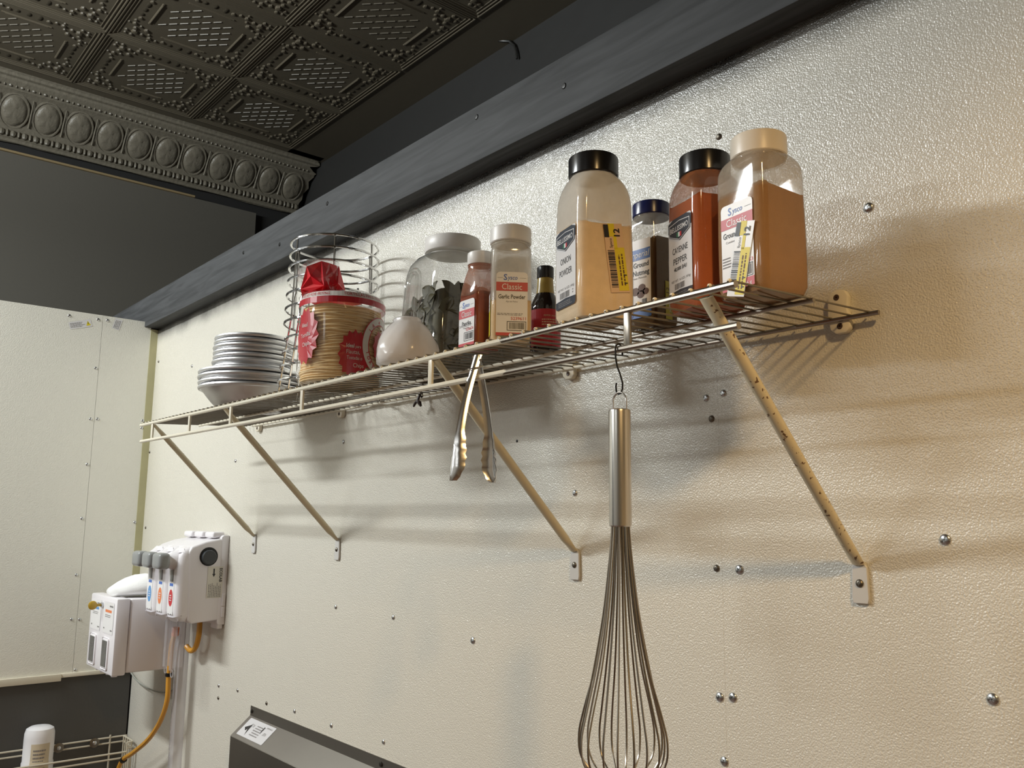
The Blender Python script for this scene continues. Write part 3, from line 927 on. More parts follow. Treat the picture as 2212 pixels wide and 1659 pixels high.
# white ring with red edge round the maker's name
def ringband(cu, cv, ru, rv, w, mt, lift, n_=44):
    b_ = c._b(mt); vs = []; fs = []
    for k in range(n_):
        a = 2*PI*k/n_
        sq = 1 - .16*max(0, math.sin(a))*0 - .14*(1 if False else 0)
        vs.append(c.m(cu+ru*math.cos(a), cv+rv*math.sin(a), lift*.00025)); vs.append(c.m(cu+(ru-w)*math.cos(a), cv+(rv-w)*math.sin(a), lift*.00025))
    for k in range(n_):
        q = (k+1) % n_
        fs.append((2*k, 2*q, 2*q+1, 2*k+1))
    b_.add(vs, fs)
ringband(.088, .075, .049, .060, .0165, M_TRED, 1)
ringband(.088, .075, .0472, .0582, .0128, M_TWHITE, 2)
burst(.088, .075, .022, .034, 10, M_TRED)
def arc_text(body, cu, cv, ru, rv, a0, a1, size, mt, flip=False):
    n_ = len(body)
    for i, ch in enumerate(body):
        if ch == ' ': continue
        a = R(a0+(a1-a0)*i/(n_-1))
        c.text(mt, ch, cu+ru*math.cos(a), cv+rv*math.sin(a), size, None, a-PI/2 if not flip else a+PI/2, 3, .015)
arc_text('LA 4 MILPAS'[:4], .086, .075, .0315, .0455, 142, 95, .0105, M_TRED)
arc_text('TORTILLAS', .086, .075, .0385, .0530, 198, 300, .0098, M_TRED, True)
c.b[M_TRED.name] = c.b.pop(M_TRED.name)
for k_, nm_ in ((M_TRED, 'red_print'), (M_TWHITE, 'white_print')):
    o_ = c.b[k_.name][1].build(nm_, k_, film, smooth=False); o_['kind'] = 'stuff'
# little scribble date on the bag
# twisted red top of the bag: a crumpled lump
def folded(rad, seed, n_):
    b_ = bmesh.new(); rn = random.Random(seed)
    for k in range(n_):
        d_ = Vector((rn.gauss(0, 1), rn.gauss(0, 1), rn.gauss(0, .9))).normalized()
        b_.verts.new(d_*rad*rn.uniform(.82, 1.08))
    r_ = bmesh.ops.convex_hull(b_, input=list(b_.verts))
    for e in list(b_.faces):        # press every facet in a little, as creased plastic
        if e.calc_area() > rad*rad*.12:
            q_ = bmesh.ops.poke(b_, faces=[e])
            for v in q_['verts']: v.co *= rn.uniform(.80, .93)
    return b_
s = MB(); s.bm(folded(.047, 4, 22))
s.v = [(x-.026, y-.034, z+.212) for x, y, z in s.v]
neck = [[(.034*math.cos(2*PI*k/14)*q*(1+.22*(k % 2))-.026*w_, .034*math.sin(2*PI*k/14)*q*(1+.22*(k % 2))-.034*w_, z) for k in range(14)] for q, z, w_ in ((1.5, .176, .5), (1.0, .184, .9), (.75, .192, 1.0), (.9, .200, 1.0))]
s.loft(neck, False, False)
s.build('twisted_top', mat('crumpled_red_plastic', (.78, .016, .030), .22, spec=.6), tp, smooth=False)
s = MB(); s.bm(folded(.054, 13, 17))
s.v = [(x-.028, y-.037, z+.214) for x, y, z in s.v]
s.build('film_twist', M_FILM, film, smooth=False)

# ================================================================== WHITE PLASTIC BAG
gx, gy = 2.120, -.247
pb = thing('plastic_bag', 'small knotted white produce bag with something pale brown inside, on the shelf', 'bag', (gx, gy, Zs(gy)))
def blob(prof_, n=40, wr=.03, seed=2, skew=(0, 0)):
    rn = random.Random(seed); ph_ = [rn.random()*6 for _ in range(6)]
    rows = []
    zt = prof_[-1][1]
    for r_, z in prof_:
        row = []
        for k in range(n):
            a = 2*PI*k/n
            q = 1+wr*(math.sin(5*a+ph_[0]+z*60)+.6*math.sin(11*a+ph_[1]-z*120)+.4*math.sin(17*a+ph_[2]+z*200))
            row.append((r_*q*math.cos(a)+skew[0]*(z/zt), r_*q*math.sin(a)+skew[1]*(z/zt), z))
        rows.append(row)
    m_ = MB(); m_.loft(rows)
    return m_
M_BAG = pet('white_bag_film', (.96, .94, .93), .90, .20, gloss=1.2, patch=.03)
s = blob([(.044, .0005), (.052, .005), (.0545, .016), (.0535, .030), (.049, .044), (.0425, .058), (.034, .070), (.027, .0765), (.024, .080), (.0245, .083), (.0225, .086), (.014, .088)], 44, .03, 3, (-.006, .002))
s.build('bag_film', M_BAG, pb, angle=180)
s = blob([(.034, .002), (.044, .009), (.046, .018), (.044, .030), (.038, .046), (.028, .060), (.010, .066)], 28, .03, 6)
s.v = [(x_*.93, y_*.93, z_*.96) for x_, y_, z_ in s.v]
s.build('contents', mat('pale_brown_filling', (.82, .68, .52), .8, var=(30, .2)), pb)

# ================================================================== SPICE JARS
def jar(name, label, x, y, rot, h, rc, zsh, znk, rnk, rcap, zc0, zc1, capm, shell, level, powder, rib=0.0, hy=None, lean=.0, taper=.955, lump=.0025, seed=1, cat='jar', pw=3.4):
    hy = hy or h
    t_ = thing(name, label, cat, (x, y, Zs(y)), R(rot))
    prof_ = [(.0008, .84, rc), (.002, .93, rc), (.006, .985, rc), (.013, 1.0, rc), (zsh*.5, 1.0, rc), (zsh, taper+.02, rc*1.05)]
    rings = [rring(h*q, hy*q, r_, z) for z, q, r_ in prof_]
    k = 7
    for i in range(1, k+1):
        s_ = i/k
        zz = zsh+(znk-zsh)*s_
        # bulging shoulder: stays wide, then turns in to the neck
        w = (1-s_**pw)
        hh = rnk+(h*(taper+.02)-rnk)*w; h2 = rnk+(hy*(taper+.02)-rnk)*w
        rr = rc*1.05+(rnk-rc*1.05)*(s_**2.0)
        rings.append(rring(hh, h2, rr, zz))
    rings.append(rring(rnk, rnk, rnk, zc0+.004))
    s = MB(); s.loft(rings, True, False)
    body = s.build('bottle', shell, t_, angle=32)
    # contents
    rn = random.Random(seed)
    def size_at(z):
        if z <= zsh*.5: return 1.0
        if z <= zsh: return 1.0+(taper+.02-1.0)*(z-zsh*.5)/(zsh*.5)
        s_ = (z-zsh)/(znk-zsh); return (rnk+(h*(taper+.02)-rnk)*(1-s_**pw))/h
    q = .988
    rws = [rring(h*.90*q, hy*.90*q, rc, .002), rring(h*q*.99, hy*q*.99, rc, .012)]
    nz_ = 5
    for i in range(1, nz_+1):
        z = .012+(level-.012)*i/nz_
        sz = size_at(z)*q
        rws.append(rring(h*sz, hy*sz, rc, z))
    top = rws[-1]
    n_ = len(top); ph_ = [rn.random()*6 for _ in range(4)]
    rws[-1] = [(px_, py_, pz+lump*(math.sin(2*PI*i/n_*2+ph_[0])+.5*math.sin(2*PI*i/n_*5+ph_[1])+.25*math.sin(2*PI*i/n_*9+ph_[2]))) for i, (px_, py_, pz) in enumerate(top)]
    rws.append([(px_*.5, py_*.5, level+lump*.6) for (px_, py_, pz) in top])
    s = MB(); s.loft(rws); s.build('spice', powder, t_, angle=40)
    # cap
    s = MB()
    s.lathe([(rcap*.97, zc0), (rcap, zc0+.0012), (rcap, zc1-.0028), (rcap*.985, zc1-.0009), (rcap*.95, zc1), (rcap*.80, zc1), (rcap*.79, zc1-.001), (rcap*.3, zc1-.001)], 72 if rib else 40, rib=rib)
    s.build('cap', capm, t_, angle=30)
    if not rib:
        s = MB(); s.lathe([(rnk*1.0, zc0-.0045), (rnk*1.05, zc0-.0035), (rnk*1.05, zc0-.002), (rnk, zc0-.001)], 32, cap0=False, cap1=False)
        s.build('neck_ring', shell, t_)
    return t_, body
def front(h):
    return lambda u, v, o_: (u, -h-.0003-o_, v)
def rightside(h):
    return lambda u, v, o_: (h+.0003+o_, u, v)

def P_(name, col, sc_=700):
    return mat(name, col, .9, bump=(sc_, .4, .001), var=(90, .10))
def maker_oval(c, w, top, mid=True):
    """navy arch with the maker's shield, as on the two black-capped jars"""
    arch = [(-w, top-.022), (-w, top-.006)] + [(-w+2*w*i/8, top-.006+.006*math.sin(PI*i/8)) for i in range(1, 8)] + [(w, top-.006), (w, top-.022)]
    c.poly(I_NAVY, [(-w, top-.017), (w, top-.017), (w, top-.004), (w*.6, top), (-w*.6, top), (-w, top-.004)], 2)
    def sh(k, lo, hi, li, mt):
        c.poly(mt, [(-w*.92*k, lo), (0, lo-.0095*k), (w*.92*k, lo), (w*.92*k, hi), (0, hi+.0025), (-w*.92*k, hi)], li)
    sh(1.0, top-.0215, top-.0060, 3, I_NAVY); sh(.96, top-.0213, top-.0070, 4, I_WHITE); sh(.91, top-.0209, top-.0080, 5, I_NAVY)
    c.text(I_WHITE, 'BELLISSIMO', 0, top-.0178, .0095, w*1.55, lift=6, bold=.012)
    for i, mt in enumerate((I_GREEN, I_WHITE, I_RED)):
        c.rect(mt, -.0057+i*.0038, top-.0265, -.0057+(i+1)*.0038, top-.0205, 6)

# ---- onion powder
OH = .0415
M_ON_SH = pet('dusty_clear_onion', (.92, .87, .78), .86, .07, patch=.08, level=.1285)
onion, ob = jar('spice_jar', 'large jar of pale onion powder with black cap and crooked yellow price sticker', 2.564, -.245, -17, OH, .0125, .150, .203, .0310, .0335, .203, .231, M_CAPBLACK, M_ON_SH, .1285,
                P_('onion_powder', (.86, .66, .43)), rib=.016, seed=2, lump=.0018)
onion['group'] = 'spice jars on the shelf'
c = Canvas(front(OH)); w = .0285
c.rrect(I_WHITE, -w, .0195, w, .1265, .004, 1)
maker_oval(c, w, .1265)
c.text(I_BLACK, 'ONION', 0, .0790, .0125, .030); c.text(I_BLACK, 'POWDER', 0, .0630, .0125, .036)
c.text(I_GREY, 'NET WT. 16 OZS. (454g)', .001, .0435, .0046, .047)
c.barcode(I_GREY, -.017, .0325, .011, .0410)
c.lines(I_GREY, .019, .022, .034, .041, 2, seed=4)
c.poly(I_NAVY, [(-w, .0225), (-w*.9, .0195), (w*.9, .0195), (w, .0225), (w, .0300), (0, .0318), (-w, .0300)], 2)
c.lines(I_GREY, -.020, .020, .0215, .0285, 3, lift=3, seed=12)
c.build(onion, I_WHITE)
c = Canvas(rightside(OH))
a_ = -.13
def rotmap(c0u, c0v, ang, base):
    ca, sa = math.cos(ang), math.sin(ang)
    return lambda u, v, o_: base(c0u+u*ca-v*sa, c0v+u*sa+v*ca, o_)
def price(par, mapf, long=.092, plain=I_STICK, seed=3):
    c = Canvas(mapf); w_ = .014; L = long/2
    c.rect(plain, -w_, -L, w_, L, 1)
    c.rect(I_YELLOW, -w_*.55, L*.62, w_*.15, L, 2); c.rect(I_YELLOW, -w_*.1, -L*.95, w_*.95, L*.30, 2); c.rect(I_YELLOW, -w_*.1, L*.25, w_*.25, L*.62, 2)
    c.rect(I_BLACK, -w_, L*.60, -w_*.5, L*.97, 3); c.text(I_BLACK, '12', w_*.62, L*.74, .0125, .0105, PI/2, 4, .02)
    c.barcode(I_BLACK, -w_*.85, -L*.85, -w_*.15, L*.22, 3, seed, 'v')
    c.text(I_BLACK, 'Sysco', -w_*.28, L*.43, .0058, .0125, PI/2, 3)
    c.lines(I_BROWN, -L*.8, L*.2, w_*.1, w_*.75, 2, 3, seed, True)
    c.text(I_BLACK, '1 1', w_*.85, -L*.62, .0062, .012, PI/2, 4)
    return c.build(par, plain, 'price_sticker')
price(onion, rotmap(.0105, .0815, .13, rightside(OH)))

# ---- cumin
CH = .0395
M_CU_SH = pet('dusty_clear_cumin', (.72, .65, .54), .42, .06, patch=.14, level=.127)
cumin, cb_ = jar('spice_jar', 'large jar of brown ground cumin with cream cap at the shelf end', 2.782, -.182, -10, CH, .012, .150, .176, .0300, .0335, .1745, .2010, mat('cream_cap_plastic', (.82, .74, .62), .35), M_CU_SH, .1270,
                 P_('ground_cumin', (.33, .175, .070)), seed=5, lump=.0032)
cumin['group'] = 'spice jars on the shelf'
def sys_label(c, w, lo, hi, prod, sub, num, psize=.0092, pw=None, bar=(.002, .030)):
    c.rrect(I_WHITE, -w, lo, w, hi, .0055, 1, (1, 1, 0, 0))
    c.text(I_BLUE, 'S', -w*.42, hi-.0125, .0128, None, 0, 2, .02); c.text(I_BLUE, 'ysco', w*.03, hi-.0118, .0098, w*.62, 0, 2, .012, .12)
    c.rect(I_GREY, -w*.92, hi-.0092, -w*.58, hi-.0088, 2); c.rect(I_GREY, w*.50, hi-.0092, w*.90, hi-.0088, 2)
    c.rect(I_RED, -w, hi-.0290, w, hi-.0155, 2)
    c.text(I_WHITE, 'Classic', 0, hi-.0268, .0128, w*1.28, 0, 3)
    c.text(I_BLACK, prod, 0, hi-.0405, psize, pw, 0, 2, .018)
    c.text(I_GREY, sub, 0, hi-.0460, .0036, w*.75)
    c.lines(I_GREY, -w*.92, w*.85, lo+.0300, lo+.0340, 2, seed=3)
    c.text(I_RED, num, w*.42, lo+.0235, .0066, w*.95, 0, 2, .01)
    c.frame(I_BLACK, -w*.30, lo+.0075, w*.92, lo+.0215, .0009, 2); c.barcode(I_BLACK, -w*.17, lo+.0100, w*.82, lo+.0195)
    c.rect(I_RED, -w, lo, w, lo+.0045, 2)
c = Canvas(front(CH)); w = .0255
c.rrect(I_WHITE, -w, .008, w, .1135, .0055, 1, (1, 1, 0, 0))
c.text(I_BLUE, 'S', -w*.42, .1000, .0130, None, 0, 2, .02); c.text(I_BLUE, 'ysco', w*.05, .1008, .0100, w*.64, 0, 2, .012, .12)
c.rect(I_GREY, w*.52, .1035, w*.92, .1039, 2)
c.rect(I_RED, -w, .0835, w, .0970, 2); c.text(I_WHITE, 'Classic', 0, .0860, .0128, w*1.28, 0, 3)
c.text(I_BLACK, 'Ground Cumin', 0, .0725, .0098, w*1.75, 0, 2, .02); c.text(I_GREY, 'Comino Molido', -.004, .0660, .0040, w*1.1)
c.lines(I_GREY, -w*.95, -w*.3, .036, .050, 4, seed=6)
c.text(I_RED, '5338553', w*.45, .0365, .0062, w, 0, 2, .01)
c.frame(I_BLACK, -w*.1, .0195, w*.93, .0350, .0009); c.barcode(I_GREY, 0, .0215, w*.85, .0335)
c.rect(I_RED, -w, .008, w, .0185, 2); c.text(I_WHITE, '396 g', w*.55, .0100, .0060, .015, 0, 3)
c.build(cumin, I_WHITE)
price(cumin, rotmap(.0055, .0425, -.24, lambda u, v, o_: front(CH)(u, v, o_+.0009)), .088, I_WHITE, 8)

# ---- cayenne
YH = .0385
M_CA_SH = pet('dusty_clear_cayenne', (.55, .20, .07), .50, .06, patch=.2, level=.144)
cay, kb = jar('spice_jar', 'black-capped jar of red-orange cayenne pepper tucked against the cumin jar', 2.694, -.172, -20, YH, .012, .140, .183, .0290, .0325, .1805, .2080, M_CAPBLACK, M_CA_SH, .1440,
              P_('cayenne_pepper', (.42, .105, .030)), rib=.016, seed=8)
cay['group'] = 'spice jars on the shelf'
c = Canvas(front(YH)); w = .0275
c.rrect(I_WHITE, -w, .0165, w, .1235, .004, 1); maker_oval(c, w, .1235)
c.text(I_BLACK, 'CAYENNE', 0, .0770, .0115, .036); c.text(I_BLACK, 'PEPPER', 0, .0630, .0115, .032); c.text(I_BLACK, '40,000 SHU', 0, .0540, .0068, .030, 0, 2, .015)
c.text(I_GREY, 'NET WT. 16 OZS. (454g)', .001, .0400, .0044, .045)
c.barcode(I_GREY, -.014, .0300, .009, .0375)
c.poly(I_NAVY, [(-w, .0195), (-w*.9, .0165), (w*.9, .0165), (w, .0195), (w, .0270), (0, .0288), (-w, .0270)], 2)
c.lines(I_GREY, -.018, .018, .0185, .0255, 3, lift=3, seed=9)
c.build(cay, I_WHITE)
c = Canvas(rightside(YH)); c.rect(I_BROWN, .004, .03, .030, .115, 1); c.barcode(I_STICK, .007, .04, .027, .10, 2, 4, 'v'); c.build(cay, I_BROWN, 'label')

# ---- nutmeg
NH = .0262
M_NU_SH = pet('dusty_clear_nutmeg', (.70, .66, .58), .30, .05, patch=.15, level=.129)
nut, nb = jar('spice_jar', 'slim navy-capped jar of dark ground nutmeg behind the onion powder jar', 2.572, -.136, 0, NH, .007, .150, .1635, .0255, .0268, .1655, .1850, M_CAPBLUE, M_NU_SH, .1290,
              P_('ground_nutmeg', (.085, .048, .016)), rib=.008, seed=4)
nut['group'] = 'spice jars on the shelf'
c = Canvas(front(NH)); w = .0205
c.rect(I_WHITE, -w, .030, w, .128, 1)
c.rect(I_BLUE, -w, .0985, w*.97, .1140, 2); c.text(I_WHITE, 'Imperial', -.001, .1022, .0132, w*1.75, 0, 3, 0, .2)
c.text(I_BLACK, 'Ground', .003, .0880, .0105, .028, 0, 2, .02); c.text(I_BLACK, 'Nutmeg', .003, .0765, .0105, .030, 0, 2, .02); c.text(I_GREY, 'Nuez Moscada', 0, .0715, .0040, .026)
for (u, v, r_) in ((.004, .058, .007), (-.008, .054, .0075), (.002, .049, .007), (.011, .052, .006)):
    c.poly(I_BROWN, [(u+r_*math.cos(2*PI*k/10), v+r_*.8*math.sin(2*PI*k/10)) for k in range(10)], 2)
c.barcode(I_BLACK, .004, .033, .013, .042)
c.rect(I_BLUE, -w, .016, w, .030, 1)
c.build(nut, I_WHITE)
c = Canvas(rightside(NH)); c.rect(mat('sticker_yellow_green', (.42, .42, .05), .5), -.004, .014, .010, .068, 1); c.text(I_BLACK, '12', .004, .055, .0095, .008, PI/2, 2)
c.build(nut, MATS['sticker_yellow_green'], 'price_sticker')

# ---- garlic
GH = .0300
M_GA_SH = pet('dusty_clear_garlic', (.78, .73, .64), .52, .07, patch=.15, level=.063)
gar, gb = jar('spice_jar', 'half-empty clear jar of garlic powder with white cap and red-banded label', 2.379, -.236, 55, GH, .0075, .138, .1520, .0285, .0315, .1560, .1800, M_CAPWHITE, M_GA_SH, .0630,
              P_('garlic_powder', (.70, .50, .27)), seed=6, lump=.001)
gar['group'] = 'spice jars on the shelf'
c = Canvas(front(GH)); w = .0232
sys_label(c, w, .0090, .1050, 'Garlic Powder', 'Ajo en Polvo', '5239611', .0088, w*1.72)
c.build(gar, I_WHITE)
c = Canvas(lambda u, v, o_: (-GH-.0003-o_, -u, v)); c.rect(I_YELLOW, -.012, .014, .010, .070, 1); c.rect(I_WHITE, -.012, .052, .006, .078, 2); c.text(I_BLACK, '12', .0, .062, .0095, .008, PI/2, 3)
c.build(gar, I_YELLOW, 'price_sticker')

# ---- paprika
PH = .0250
M_PA_SH = pet('dusty_clear_paprika', (.55, .24, .15), .45, .06, patch=.2, level=.090)
pap, pp = jar('spice_jar', 'slim jar of rust-red paprika with white cap and red-banded label', 2.306, -.236, -2, PH, .0065, .085, .1340, .0195, .0215, .1395, .1590, M_CAPWHITE, M_PA_SH, .0900,
              P_('paprika_powder', (.26, .055, .018)), seed=7, taper=.96, lump=.003, pw=1.35)
pap['group'] = 'spice jars on the shelf'
c = Canvas(front(PH)); w = .0205
sys_label(c, w, .0075, .0805, 'Paprika', 'Paprika', '5236674', .0092, w*1.15)
c.build(pap, I_WHITE)
c = Canvas(rightside(PH)); c.rect(I_NAVY, .004, .020, .0185, .060, 1); c.barcode(I_GREY, .006, .022, .017, .058, 2, 4, 'v'); c.build(pap, I_NAVY, 'label')

# ---- sauce bottle
sx0, sy0 = 2.352, -.140
sauce = thing('sauce_bottle', 'small dark sauce bottle with black cap and red label, behind the garlic jar', 'bottle', (sx0, sy0, Zs(sy0)))
s = MB(); s.lathe([(.020, .0005), (.0235, .003), (.0245, .008), (.0245, .070), (.0235, .078), (.019, .088), (.0150, .096), (.0130, .104), (.0118, .124)], 32)
s.build('bottle', mat('dark_brown_glass', (.018, .010, .008), .08, spec=.7), sauce)
s = MB(); s.lathe([(.0152, .0945), (.0138, .1035), (.0124, .124)], 28, cap0=False, cap1=False); s.build('neck_foil', mat('yellow_neck_label', (.42, .30, .07), .3), sauce)
s = MB(); s.lathe([(.0130, .122), (.0134, .123), (.0134, .140), (.0122, .1415)], 40, rib=.02); s.build('cap', M_CAPBLACK, sauce)
c = Canvas(lambda u, v, o_: ((.0248+o_)*math.cos(-.7+u/.0248), (.0248+o_)*math.sin(-.7+u/.0248), v))
c.rect(I_RED, -.030, .008, .034, .0675, 1, 14); c.rect(I_NAVY, -.0335, .008, -.0285, .060, 2, 2)
c.text(I_STICK, 'PEPPER SAUCE', .008, .0550, .0040, .022, lift=3); c.lines(I_STICK, -.006, .024, .0400, .0520, 3, 3, 7)
c.text(I_WHITE, 'THE', -.031, .050, .0035, .004, lift=4); c.rect(I_WHITE, -.0330, .018, -.029, .030, 3)
c.build(sauce, I_RED)

# ---- big jar of bay leaves
jx, jy = 2.036, -.096
bay = thing('bay_leaf_jar', 'big clear plastic jar with molded handle grip and white lid, part full of bay leaves', 'jar', (jx, jy, Zs(jy)), R(-4))
JH = .079
prof_j = [(.001, .90, .02), (.006, .98, .022), (.015, 1.0, .022), (.060, 1.0, .022), (.085, .99, .023), (.11, .97, .024), (.14, .95, .025), (.17, .93, .026), (.200, .91, .028), (.218, .87, .033), (.230, .79, .040), (.237, .67, .046), (.240, .60, .0470)]
rings = [rring(JH*q, JH*q, r_, z, 8) for z, q, r_ in prof_j] + [rring(.0455, .0455, .0455, .250, 8)]
M_JAR = pet('clear_jar_plastic', (.78, .77, .68), .13, .05, patch=.08, gloss=1.7, edge=.35)
s = MB(); s.loft(rings, True, False); s.build('jar_body', M_JAR, bay, angle=40)
# molded handle grip: two raised loops on the near corner side
def loop_on(face, cx0, zlo, zhi, wd, rad):
    pts = []
    for k in range(25):
        tt = k/24
        if tt < .36: u, z = -wd, zlo+(zhi-zlo)*tt/.36
        elif tt < .64:
            a = PI*(1-(tt-.36)/.28); u, z = wd*math.cos(a), zhi+wd*1.1*math.sin(a)
        else: u, z = wd, zhi-(zhi-zlo)*(tt-.64)/.36
        hh = JH*(1.0-.09*max(0, min(1, (z-.07)/.13)))+.0005
        pts.append((cx0+u, -hh, z) if face == 'y' else (-hh, cx0+u, z))
    m_ = MB(); m_.tube(pts, rad, 8); return m_
loop_on('y', -.022, .100, .180, .017, .0036).build('grip', M_JAR, bay)
loop_on('y', -.022, .070, .175, .030, .0016).build('grip', M_JAR, bay)
s = MB(); s.lathe([(.0535, .243), (.0545, .2445), (.0545, .268), (.053, .2705), (.046, .2715), (.044, .2710)], 56); s.build('lid', M_CAPWHITE, bay)
M_LEAF = mat('dried_bay_leaf', (.075, .064, .026), .6, var=(25, .45), bump=(60, .4, .002))
s = MB()
def lvl(x, y): return .128 + .40*x - .05*y
core = [rring(JH*.94*q, JH*.94*q, .02, z, 8) for z, q in ((.004, .9), (.02, 1))]
core.append([(x_, y_, max(.03, min(.16, lvl(x_, y_)-.006))) for x_, y_, z in rring(JH*.90, JH*.90, .02, 0, 8)])
s.loft(core)
rnd = random.Random(21)
def leaf(c_, nrm, L, W):
    nrm = nrm.normalized(); t1 = nrm.orthogonal().normalized(); t1 = Matrix.Rotation(rnd.random()*6.28, 3, nrm) @ t1; t2 = nrm.cross(t1)
    vs = []
    for i in range(7):
        q = i/6; wd = W*math.sin(PI*q)**.8+.0003
        cup = .004*math.sin(PI*q)+.0015*math.sin(q*9)
        P = c_+t1*(q-.5)*L+nrm*cup*.5
        vs += [P-t2*wd+nrm*.0015, P-nrm*.0008, P+t2*wd+nrm*.0015]
    fs = []
    for i in range(6):
        fs += [(i*3, i*3+1, i*3+4, i*3+3), (i*3+1, i*3+2, i*3+5, i*3+4)]
    s.add(vs, fs)
for _ in range(260):
    side = rnd.choice(('y', 'y', 'x', 'x', 'nx', 'top'))
    if side == 'top':
        x_ = rnd.uniform(-.06, .06); y_ = rnd.uniform(-.06, .06); c_ = Vector((x_, y_, max(.03, min(.15, lvl(x_, y_))))); nn = Vector((rnd.uniform(-.5, .5), rnd.uniform(-.5, .5), 1))
    else:
        u = rnd.uniform(-.055, .055)
        P0 = {'y': (u, -JH*.945), 'x': (JH*.945, u), 'nx': (-JH*.945, u)}[side]
        zt = max(.03, min(.165, lvl(*P0))); z = rnd.uniform(.012, zt)
        k_ = 1-.07*max(0, min(1, (z-.08)/.09))
        c_ = Vector((P0[0]*k_, P0[1]*k_, z)); nn = Vector({'y': (0, -1, 0), 'x': (1, 0, 0), 'nx': (-1, 0, 0)}[side])+Vector((rnd.uniform(-.18, .18), rnd.uniform(-.18, .18), rnd.uniform(-.18, .18)))
    leaf(c_, nn, rnd.uniform(.030, .052), rnd.uniform(.009, .015))
o = s.build('bay_leaves', M_LEAF, bay, angle=50); o['kind'] = 'stuff'

# ================================================================== HANGING THINGS
# whisk on an S hook
hx_, hy_ = 2.662, -.303
s = MB()
pts = [(0, .0058, 1.846), (0, .0060, 1.853), (0, .0046, 1.8572), (0, 0, 1.8592), (0, -.0046, 1.8572), (0, -.0060, 1.853), (0, -.0058, 1.842), (.0005, -.0040, 1.832), (.0030, -.0015, 1.822), (.0052, 0, 1.812), (.0050, 0, 1.8045), (.0022, 0, 1.7995), (-.0015, 0, 1.7990), (-.0046, 0, 1.8025), (-.0054, 0, 1.8085), (-.0045, 0, 1.8130)]
s.tube([(hx_+a, hy_+b_, z) for a, b_, z in pts], .00105, 8)
tag(s.build('s_hook', M_BLACKWIRE), 'thin dark wire hook over the lower rail, carrying the whisk', 'hook')
wk = thing('whisk', 'large balloon whisk with brushed steel handle hanging from the shelf rail', 'whisk', (hx_, hy_, 1.645))
s = MB(); s.lathe([(.0118, .0), (.0128, .0012), (.0130, .004), (.0130, .132), (.0126, .1348), (.0112, .1358)], 40); 
M_BRUSH = mat('brushed_steel', (.62, .59, .55), .25, metal=1.0)
s.build('handle', M_BRUSH, wk)
s = MB(); s.tube([(-.0105*math.cos(a)*1.0, 0, .1345+.0) if False else (.0105*math.cos(a), 0, .1450+.0110*math.sin(a)) for a in [PI*k/14 for k in range(15)]][::1], .0012, 8)
s.tube([(.0105, 0, .145), (.0105, 0, .134)], .0012, 8); s.tube([(-.0105, 0, .145), (-.0105, 0, .134)], .0012, 8)
s.build('hanging_loop', M_STEEL, wk)
def spline(pts, n):
    out = []
    m = len(pts)
    for i in range(m-1):
        p0 = pts[max(0, i-1)]; p1 = pts[i]; p2 = pts[i+1]; p3 = pts[min(m-1, i+2)]
        for k in range(n):
            tt = k/n
            out.append(tuple(.5*((2*p1[j])+(-p0[j]+p2[j])*tt+(2*p0[j]-5*p1[j]+4*p2[j]-p3[j])*tt*tt+(-p0[j]+3*p1[j]-3*p2[j]+p3[j])*tt**3) for j in range(len(p1))))
    out.append(tuple(pts[-1]))
    return out
NLOOP = 9
for k in range(NLOOP):
    a = PI*k/NLOOP+.12
    rk = .0094+.0014*((k*5) % NLOOP)/NLOOP
    q = 1+.05*math.sin(k*2.1)
    half = [(rk, .004), (rk+.0006, -.010), (.0142, -.050), (.0205, -.100), (.0305, -.155), (.0430*q, -.205), (.0485*q, -.232), (.0455*q, -.256), (.0300, -.2745+.002*(k % 3)), (.0100, -.2815+.002*(k % 3)), (0, -.2825+.002*(k % 3))]
    cv = spline(half, 4)
    full = cv+[(-r_, z) for r_, z in cv[::-1][1:]]
    s = MB(); s.tube([(r_*math.cos(a), r_*math.sin(a), z) for r_, z in full], .00118, 6)
    s.build('wire_loop', M_WIRESTEEL, wk)
# tongs straddling the lower rail
tg = thing('tongs', 'steel kitchen tongs with scalloped tips straddling the lower shelf rail', 'tongs', (2.387, -.303, 1.70))
def arm(sign):
    s = MB(); rows = []
    n_ = 34
    A = Vector((0, sign*.0042, .184)); B_ = Vector((0, sign*(.042 if sign < 0 else .036), .004))
    for i in range(n_+1):
        tt = i/n_
        P = A.lerp(B_, tt); P.y += sign*.006*math.sin(PI*tt)
        if tt < .60: wd = .0078-.0008*math.sin(PI*tt/.6)
        else:
            q = (tt-.60)/.40
            wd = .0072+.0085*math.sin(PI*min(1, q*.62))*(1-.55*max(0, q-.75)/.25)
            if tt > .66: wd += .0021*math.sin(q*36)
        if tt > .93: wd *= 1-.45*((tt-.93)/.07)
        dep = .0062 if tt < .6 else .0062+.004*math.sin(PI*(tt-.6)/.4)
        row = []
        for k in range(9):
            e = -1+2*k/8
            row.append((P.x+wd*e, P.y-sign*(dep*(abs(e)**2.6)) + sign*.0018*(1-min(1, abs(abs(e)-.0)/.28))*(1 if tt > .18 else 0), P.z))
        rows.append(row)
    vs = [p_ for rw in rows for p_ in rw]
    fs = [(i*9+k, i*9+k+1, (i+1)*9+k+1, (i+1)*9+k) for i in range(n_) for k in range(8)]
    off = len(vs)
    vs2 = [(x_, y_-sign*.0007, z_) for x_, y_, z_ in vs]
    fs2 = [tuple(off+j for j in fc[::-1]) for fc in fs]
    s.add(vs+vs2, fs+fs2)
    return s.build('arm', M_STEEL, tg, angle=60)
arm(-1); arm(1)
